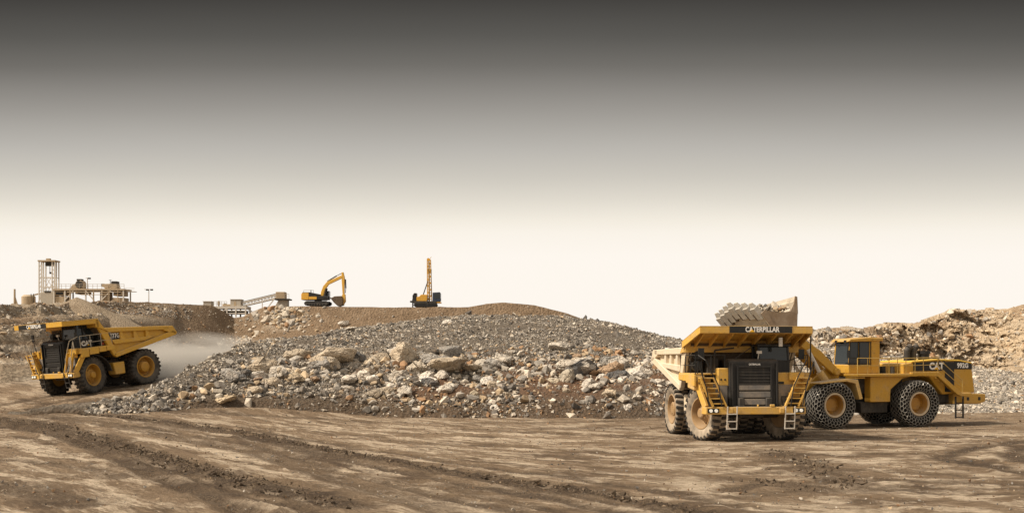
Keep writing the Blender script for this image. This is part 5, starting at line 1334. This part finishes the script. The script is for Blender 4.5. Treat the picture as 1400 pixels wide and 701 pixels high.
# long steel platform
x0 = PX(78, 0, D).x; x1 = PX(175, 0, D).x; zt_ = PX(0, 395.5, D).z
o = Vector(((x0 + x1) / 2, D, min(gz(90), gz(150), gz(175)))); L = (x1 - x0) / 2; H = zt_ - o.z
pf = empty('steel_platform', o); tag(pf, 'long raised steel platform of the crushing plant', 'platform')
b = MB(); b.span(-L, L, -2.4, 2.4, H - .35, H); b.build('deck', M['tan_metal'], pf)
for fx in (-.97, -.66, -.08, .37, .97):
    for sy in (-2.2, 2.2):
        b = MB(); b.bar((fx * L, sy, 0), (fx * L, sy, H - .3), .25); b.build('post', M['steel'], pf)
b = MB(); 
for xa, za, xb_, zb_ in ((-.08, .4, .22, 3.2), (.37, 2.4, .62, .4), (-.66, 2.4, -.42, .4)): b = MB(); b.bar((xa * L, -2.25, H - za), (xb_ * L, -2.25, H - zb_), .19); b.build('diagonal_brace', M['steel'], pf)
b = MB()
for z in (H + .55, H + 1.0): b.bar((-L, -2.4, z), (L, -2.4, z), .06)
for i in range(17): b.bar((-L + i * L / 8, -2.4, H), (-L + i * L / 8, -2.4, H + 1.0), .06)
b.build('handrail', M['rail'], pf)
for a_, c_, y0_, z0_, z1_ in ((-.96, -.68, -2.0, H - 1.4, H - .5), (-.94, -.7, -2.0, 0, H - 1.6), (-.4, -.1, -1.8, H - 1.1, H - .45), (.68, .94, -2.1, H - 1.5, H - .5), (.66, .96, -2.1, 0, H - 1.9), (.3, .5, -1.9, 0, H - .5)):
    b = MB(); b.span(a_ * L, c_ * L, y0_, 1.5, z0_, z1_); b.build('screen_housing', M['tan_metal'], pf, bevel=.05)
for a_, c_, y0_, z0_, z1_ in ((-.93, -.72, -2.02, 1.25, .7), (-.32, -.14, -1.83, .95, .6), (.7, .9, -2.13, 1.1, .75)):
    b = MB(); b.span(a_ * L, c_ * L, y0_, y0_ + .04, H - z0_, H - z1_); b.build('screen_opening', M['black'], pf)
b = MB()
for fx, z0_, z1_ in ((-.5, 0, H), (-.52, .4, H + .6), (.14, 0, H), (.55, 0, H + 1.2), (.58, .2, H + .8), (.82, 0, H + .3)): b.tube([(fx * L, -2.3, max(0, z0_)), (fx * L, -2.3, z1_ - .5), (fx * L + .5, -1.9, z1_)], .09)
b.tube([(-.6 * L, -2.35, H - .7), (.9 * L, -2.35, H - .75)], .08); b.tube([(-.2 * L, -2.35, H - 1.3), (.6 * L, -2.35, H - 1.25)], .07); b.build('pipe_run', M['tan_metal'], pf)
b = MB(); b.span(.97 * L, 1.25 * L, -1.6, 0, H - .6, H - .5)
for z in (H + .2, H - .1): b.bar((.97 * L, -1.6, z), (1.25 * L, -1.6, z), .06)
b.build('catwalk', M['steel'], pf)
b = MB(); b.bar((-L, 0, H - .4), (-L - 3.2, 0, H - .9), .5, .3); b.build('feed_chute', M['tan_metal'], pf)
# crushers on the platform
o = PX(108, 395.2, D); o.z = zt_ + .002
cr = empty('jaw_crusher', o); tag(cr, 'humped rusty crusher standing on the platform next to the thin lamp pole', 'crusher')
b = MB(); b.prism([(-1.4, 0), (-1.2, .9), (-.5, 1.1), (-.2, 1.7), (.9, 1.9), (1.2, 1.4), (1.2, 0)], -1.1, 1.1); b.build('crusher_body', M['tan_metal'], cr, bevel=.08)
b = MB(); b.cyl((.5, -1.3, 1.0), (.5, -1.1, 1.0), .8, n=18); b.build('flywheel', M['dark'], cr)
b = MB(); b.span(-.3, .8, -.6, .6, 1.8, 2.25); b.build('feed_hopper', M['dark'], cr, bevel=.04)
o = PX(152, 395.2, D); o.z = zt_ + .002
cr = empty('cone_crusher', o); tag(cr, 'boxy rusty crusher with a dark motor box at the right end of the platform', 'crusher')
b = MB(); b.prism([(-1.7, .5), (-1.2, .4), (-1.0, 0), (1.6, 0), (1.6, 1.0), (.2, 1.2), (-1.6, 1.15)], -1.0, 1.0); b.build('crusher_body', M['tan_metal'], cr, bevel=.06)
b = MB(); b.span(.3, 1.5, -.9, .9, 1.05, 1.75); b.build('motor_box', M['dark'], cr, bevel=.04)
b = MB(); b.cyl((-1.9, -.5, .9), (-1.3, -.5, .9), .35); b.bar((-.2, 0, 1.1), (-.2, 0, 2.1), .1); b.bar((-.5, 0, 2.05), (.1, 0, 2.1), .08); b.build('drive_pulley', M['dark'], cr)
# lamp poles
def flood(px, ytop, ybase, arms, lab, deck=None):
    o = PX(px, ybase, D); o.z = deck if deck is not None else gz(px); h = PX(0, ytop, D).z - o.z
    r_ = empty('floodlight_mast', o); tag(r_, lab, 'floodlight mast')
    b = MB(); b.cyl((0, 0, 0), (0, 0, h), .09, .07, n=8); b.build('pole', M['tan_metal'], r_)
    b = MB(); b.bar((arms[0], 0, h), (arms[1], 0, h), .08); b.build('cross_arm', M['tan_metal'], r_)
    for a in arms[2:]:
        b = MB(); b.box((a, -.1, h - .08), (.55, .4, .32)); b.build('lamp_head', M['dark'], r_, bevel=.03)
flood(203.5, 395.5, 415, (-1.0, .9, -.3, .65), 'twin headed floodlight mast standing alone right of the plant')
flood(119.5, 380, 395, (-.4, .5, .45), 'thin lamp pole rising between the two crushers', zt_)

# ------------------------------------------------------------------ screening plant and conveyor in the notch
D2 = 224.
def gz2(px): return on_bank(px, D2).z
U2 = D2 / F
o = PX(318, 437, D2); zb0 = min(gz2(300), gz2(318), gz2(338)); o.z = zb0 - .1; H = PX(0, 419, D2).z - o.z; L = 22 * U2
sp_ = empty('screening_frame', o); tag(sp_, 'open pale steel frame in the notch carrying a beige cabin', 'frame')
b = MB(); b.span(-L, L, -2, 2, H - .5, H); b.build('deck', M['steel'], sp_)
for fx in (-.72, -.2, .35, .95):
    for sy in (-1.9, 1.9):
        b = MB(); b.bar((fx * L, sy, 0), (fx * L, sy, H - .4), .26); b.build('post', M['steel'], sp_)
b = MB(); b.span(-.55 * L, .9 * L, -1.95, 1.95, H * .30, H * .40); b.span(-.55 * L, .9 * L, -1.95, 1.95, H * .55, H * .62)
b.bar((-.6 * L, -1.95, H * .4), (-.2 * L, -1.95, H - .5), .2); b.build('lower_deck', M['steel'], sp_)
b = MB()
for i in range(9): b.span(-.5 * L + i * .16 * L, -.42 * L + i * .16 * L, -1.5, 1.5, H * .42, H * .54)
b.build('screen_box', M['dark'], sp_)
b = MB()
for z in (.5, .95): b.bar((-L, -2, H + z), (-.2 * L, -2, H + z), .06)
for i in range(6): b.bar((-L + i * L * .16, -2, H), (-L + i * L * .16, -2, H + .95), .06)
b.build('handrail', M['rail'], sp_)
o = PX(324, 419, D2); o.z = PX(0, 419, D2).z + .002
cbn = empty('control_cabin', o); tag(cbn, 'plain beige box cabin at the lower end of the belt conveyor', 'cabin')
b = MB(); b.span(-7.2 * U2, 7.2 * U2, -1.2, 1.2, 0, 9.3 * U2); b.build('cabin_wall', M['concrete'], cbn, bevel=.05)
b = MB(); b.span(-7.5 * U2, 7.5 * U2, -1.3, 1.3, 9.3 * U2, 9.8 * U2); b.build('cabin_roof', M['steel'], cbn)
b = MB(); b.span(-2.2 * U2, -1.2 * U2 + .3, -1.22, -1.19, .1, 1.0); b.build('hatch', M['tan_metal'], cbn)
o = PX(311, 419, D2); o.z = PX(0, 419, D2).z + .002
mt = empty('motor_box', o); tag(mt, 'low grey brown machine box beside the beige cabin', 'motor box')
b = MB(); b.span(-5.5 * U2, 5 * U2, -.9, .9, 0, 3.2 * U2); b.build('box_body', M['tan_metal'], mt, bevel=.06)
b = MB(); b.cyl((-3 * U2, -.4, 3 * U2), (-3 * U2, .4, 3 * U2), .25); b.build('drive_pulley', M['dark'], mt)
for (pp, py0, w, lab) in ((285, 412.5, 11, 'pale box shed half hidden behind the brown slope left of the notch'),):
    o = PX(pp, 425, D2 + 6); o.z = on_bank(pp, D2 + 6).z; h = PX(0, py0, D2 + 6).z - o.z
    sh = empty('equipment_shed', o); tag(sh, lab, 'shed')
    b = MB(); b.span(-w * U2 / 2, w * U2 / 2, -1, 1, 0, h); b.build('shed_wall', M['concrete'], sh, bevel=.04)
    b = MB(); b.span(-w * U2 / 2 - .1, w * U2 / 2 + .1, -1.1, 1.1, h, h + .12); b.build('shed_roof', M['steel'], sh)
o = PX(299, 425, D2 + 6); o.z = on_bank(299, D2 + 6).z; h = PX(0, 411, D2 + 6).z - o.z
ch = empty('exhaust_stack', o); tag(ch, 'short thin stack between the pale shed and the steel frame', 'stack')
b = MB(); b.cyl((0, 0, 0), (0, 0, h), .18, n=10); b.build('pipe', M['steel'], ch); b = MB(); b.span(-.22, .22, -.22, .22, h - .9, h - .2); b.build('silencer', M['tan_metal'], ch)
# belt conveyor up to the head house
A = PX(333, 413.5, D2); B = PX(379, 402.5, D2)
cv = empty('belt_conveyor', A); tag(cv, 'inclined belt conveyor climbing to the rusty head box', 'conveyor')
d = B - A
b = MB()
for sy in (-.7, .7):
    b.bar((0, sy, 0), d + Vector((0, sy, 0)), .14, .2); b.bar((0, sy, -.75), d + Vector((0, sy, -.75)), .14, .16)
    for i in range(10):
        p0 = d * (i / 10) + Vector((0, sy, 0)); p1 = d * ((i + 1) / 10) + Vector((0, sy, -.75)); b.bar(p0, p1, .09); b.bar(p0, p0 + Vector((0, 0, -.75)), .09)
b.build('truss', M['steel'], cv)
b = MB(); b.bar((0, 0, .18), d + Vector((0, 0, .18)), 1.1, .12); b.build('belt', M['belt'], cv)
b = MB(); b.bar((-.3, -.85, -.6), (9 * U2 + .6, -.85, -12.5 * U2), .22, .2); b.bar(d + Vector((-.2, -.85, -.6)), d + Vector((-11 * U2, -.85, -2.6)), .2, .2); b.bar(d * .58 + Vector((0, -.7, -.8)), d * .58 + Vector((0, -.7, -2.4)), .16); b.build('support_leg', M['steel'], cv)
zb0 = on_bank(385, D2).z
o = PX(385, 420, D2); o.z = zb0; h0 = PX(0, 408.5, D2).z - zb0; h1 = PX(0, 399.2, D2).z - zb0
hh = empty('head_house', o); tag(hh, 'rusty yellow head box on a pale stand at the top of the conveyor', 'hopper')
b = MB(); b.span(-6.5 * U2, 5.5 * U2, -1.1, 1.1, h0, h1); b.build('head_box', M['orange_rust'] if 'orange_rust' in M else M['tan_metal'], hh, bevel=.05)
b = MB(); b.span(-7.5 * U2, 12.3 * U2, -1.5, 1.5, h0 - .28, h0 - .01); b.build('catwalk', M['dark'], hh)
b = MB(); b.hexa([(-8 * U2, -1, 0), (9 * U2, -1, 0), (9 * U2, 1, 0), (-8 * U2, 1, 0), (-3 * U2, -1, h0 - .3), (9 * U2, -1, h0 - .3), (9 * U2, 1, h0 - .3), (-3 * U2, 1, h0 - .3)]); b.build('stand', M['concrete'], hh, bevel=.04)
b = MB()
b.bar((6 * U2, -1.45, h0 + .9), (12 * U2, -1.45, h0 + .9), .06)
for q in (6, 9, 12): b.bar((q * U2, -1.45, h0), (q * U2, -1.45, h0 + .9), .06)
b.build('handrail', M['rail'], hh)

# ------------------------------------------------------------------ dust raised by the moving truck
def dust_cloud(lab, c, r, dens, seed):
    b = bmesh.new(); bmesh.ops.create_icosphere(b, subdivisions=3, radius=1)
    me = bpy.data.meshes.new('dust_cloud'); b.to_mesh(me); b.free()
    m = bpy.data.materials.new('airborne_dust'); m.use_nodes = True; nt = m.node_tree; nt.nodes.clear()
    out = nt.nodes.new('ShaderNodeOutputMaterial'); v = nt.nodes.new('ShaderNodeVolumePrincipled')
    v.inputs['Color'].default_value = (.92, .86, .78, 1); v.inputs['Anisotropy'].default_value = .1
    tc_ = nt.nodes.new('ShaderNodeTexCoord'); ln = nt.nodes.new('ShaderNodeVectorMath'); ln.operation = 'LENGTH'
    nt.links.new(tc_.outputs['Object'], ln.inputs[0])
    n = nt.nodes.new('ShaderNodeTexNoise'); n.inputs['Scale'].default_value = 2.1; n.inputs['Detail'].default_value = 6; n.inputs['Distortion'].default_value = .6
    ofs = nt.nodes.new('ShaderNodeMapping'); ofs.inputs['Location'].default_value = (seed, 0, 0); nt.links.new(tc_.outputs['Object'], ofs.inputs[0]); nt.links.new(ofs.outputs[0], n.inputs['Vector'])
    mr = nt.nodes.new('ShaderNodeMapRange'); nt.links.new(ln.outputs['Value'], mr.inputs['Value'])
    mr.inputs['From Min'].default_value = 1; mr.inputs['From Max'].default_value = .25
    a = nt.nodes.new('ShaderNodeMapRange'); nt.links.new(n.outputs['Fac'], a.inputs['Value']); a.inputs['From Min'].default_value = .36; a.inputs['From Max'].default_value = .62
    k = nt.nodes.new('ShaderNodeMath'); k.operation = 'MULTIPLY'; nt.links.new(mr.outputs[0], k.inputs[0]); nt.links.new(a.outputs[0], k.inputs[1])
    k2 = nt.nodes.new('ShaderNodeMath'); k2.operation = 'MULTIPLY'; nt.links.new(k.outputs[0], k2.inputs[0]); k2.inputs[1].default_value = dens
    nt.links.new(k2.outputs[0], v.inputs['Density']); nt.links.new(v.outputs[0], out.inputs['Volume'])
    me.materials.append(m)
    o = bpy.data.objects.new('dust_cloud', me); COL.objects.link(o); o.location = c; o.scale = r
    return tag(o, lab, 'dust', kind='stuff')
c = PX(262, 500, 100); dust_cloud('pale dust hanging over the haul road behind the moving truck', (c.x, c.y, c.z), (9, 10, 3.3), .62, 1.3)
c = PX(205, 527, 87); dust_cloud('low dust curling round the rear wheels of the moving truck', (c.x, c.y, c.z + .3), (5, 4, 1.8), .8, 4.1)
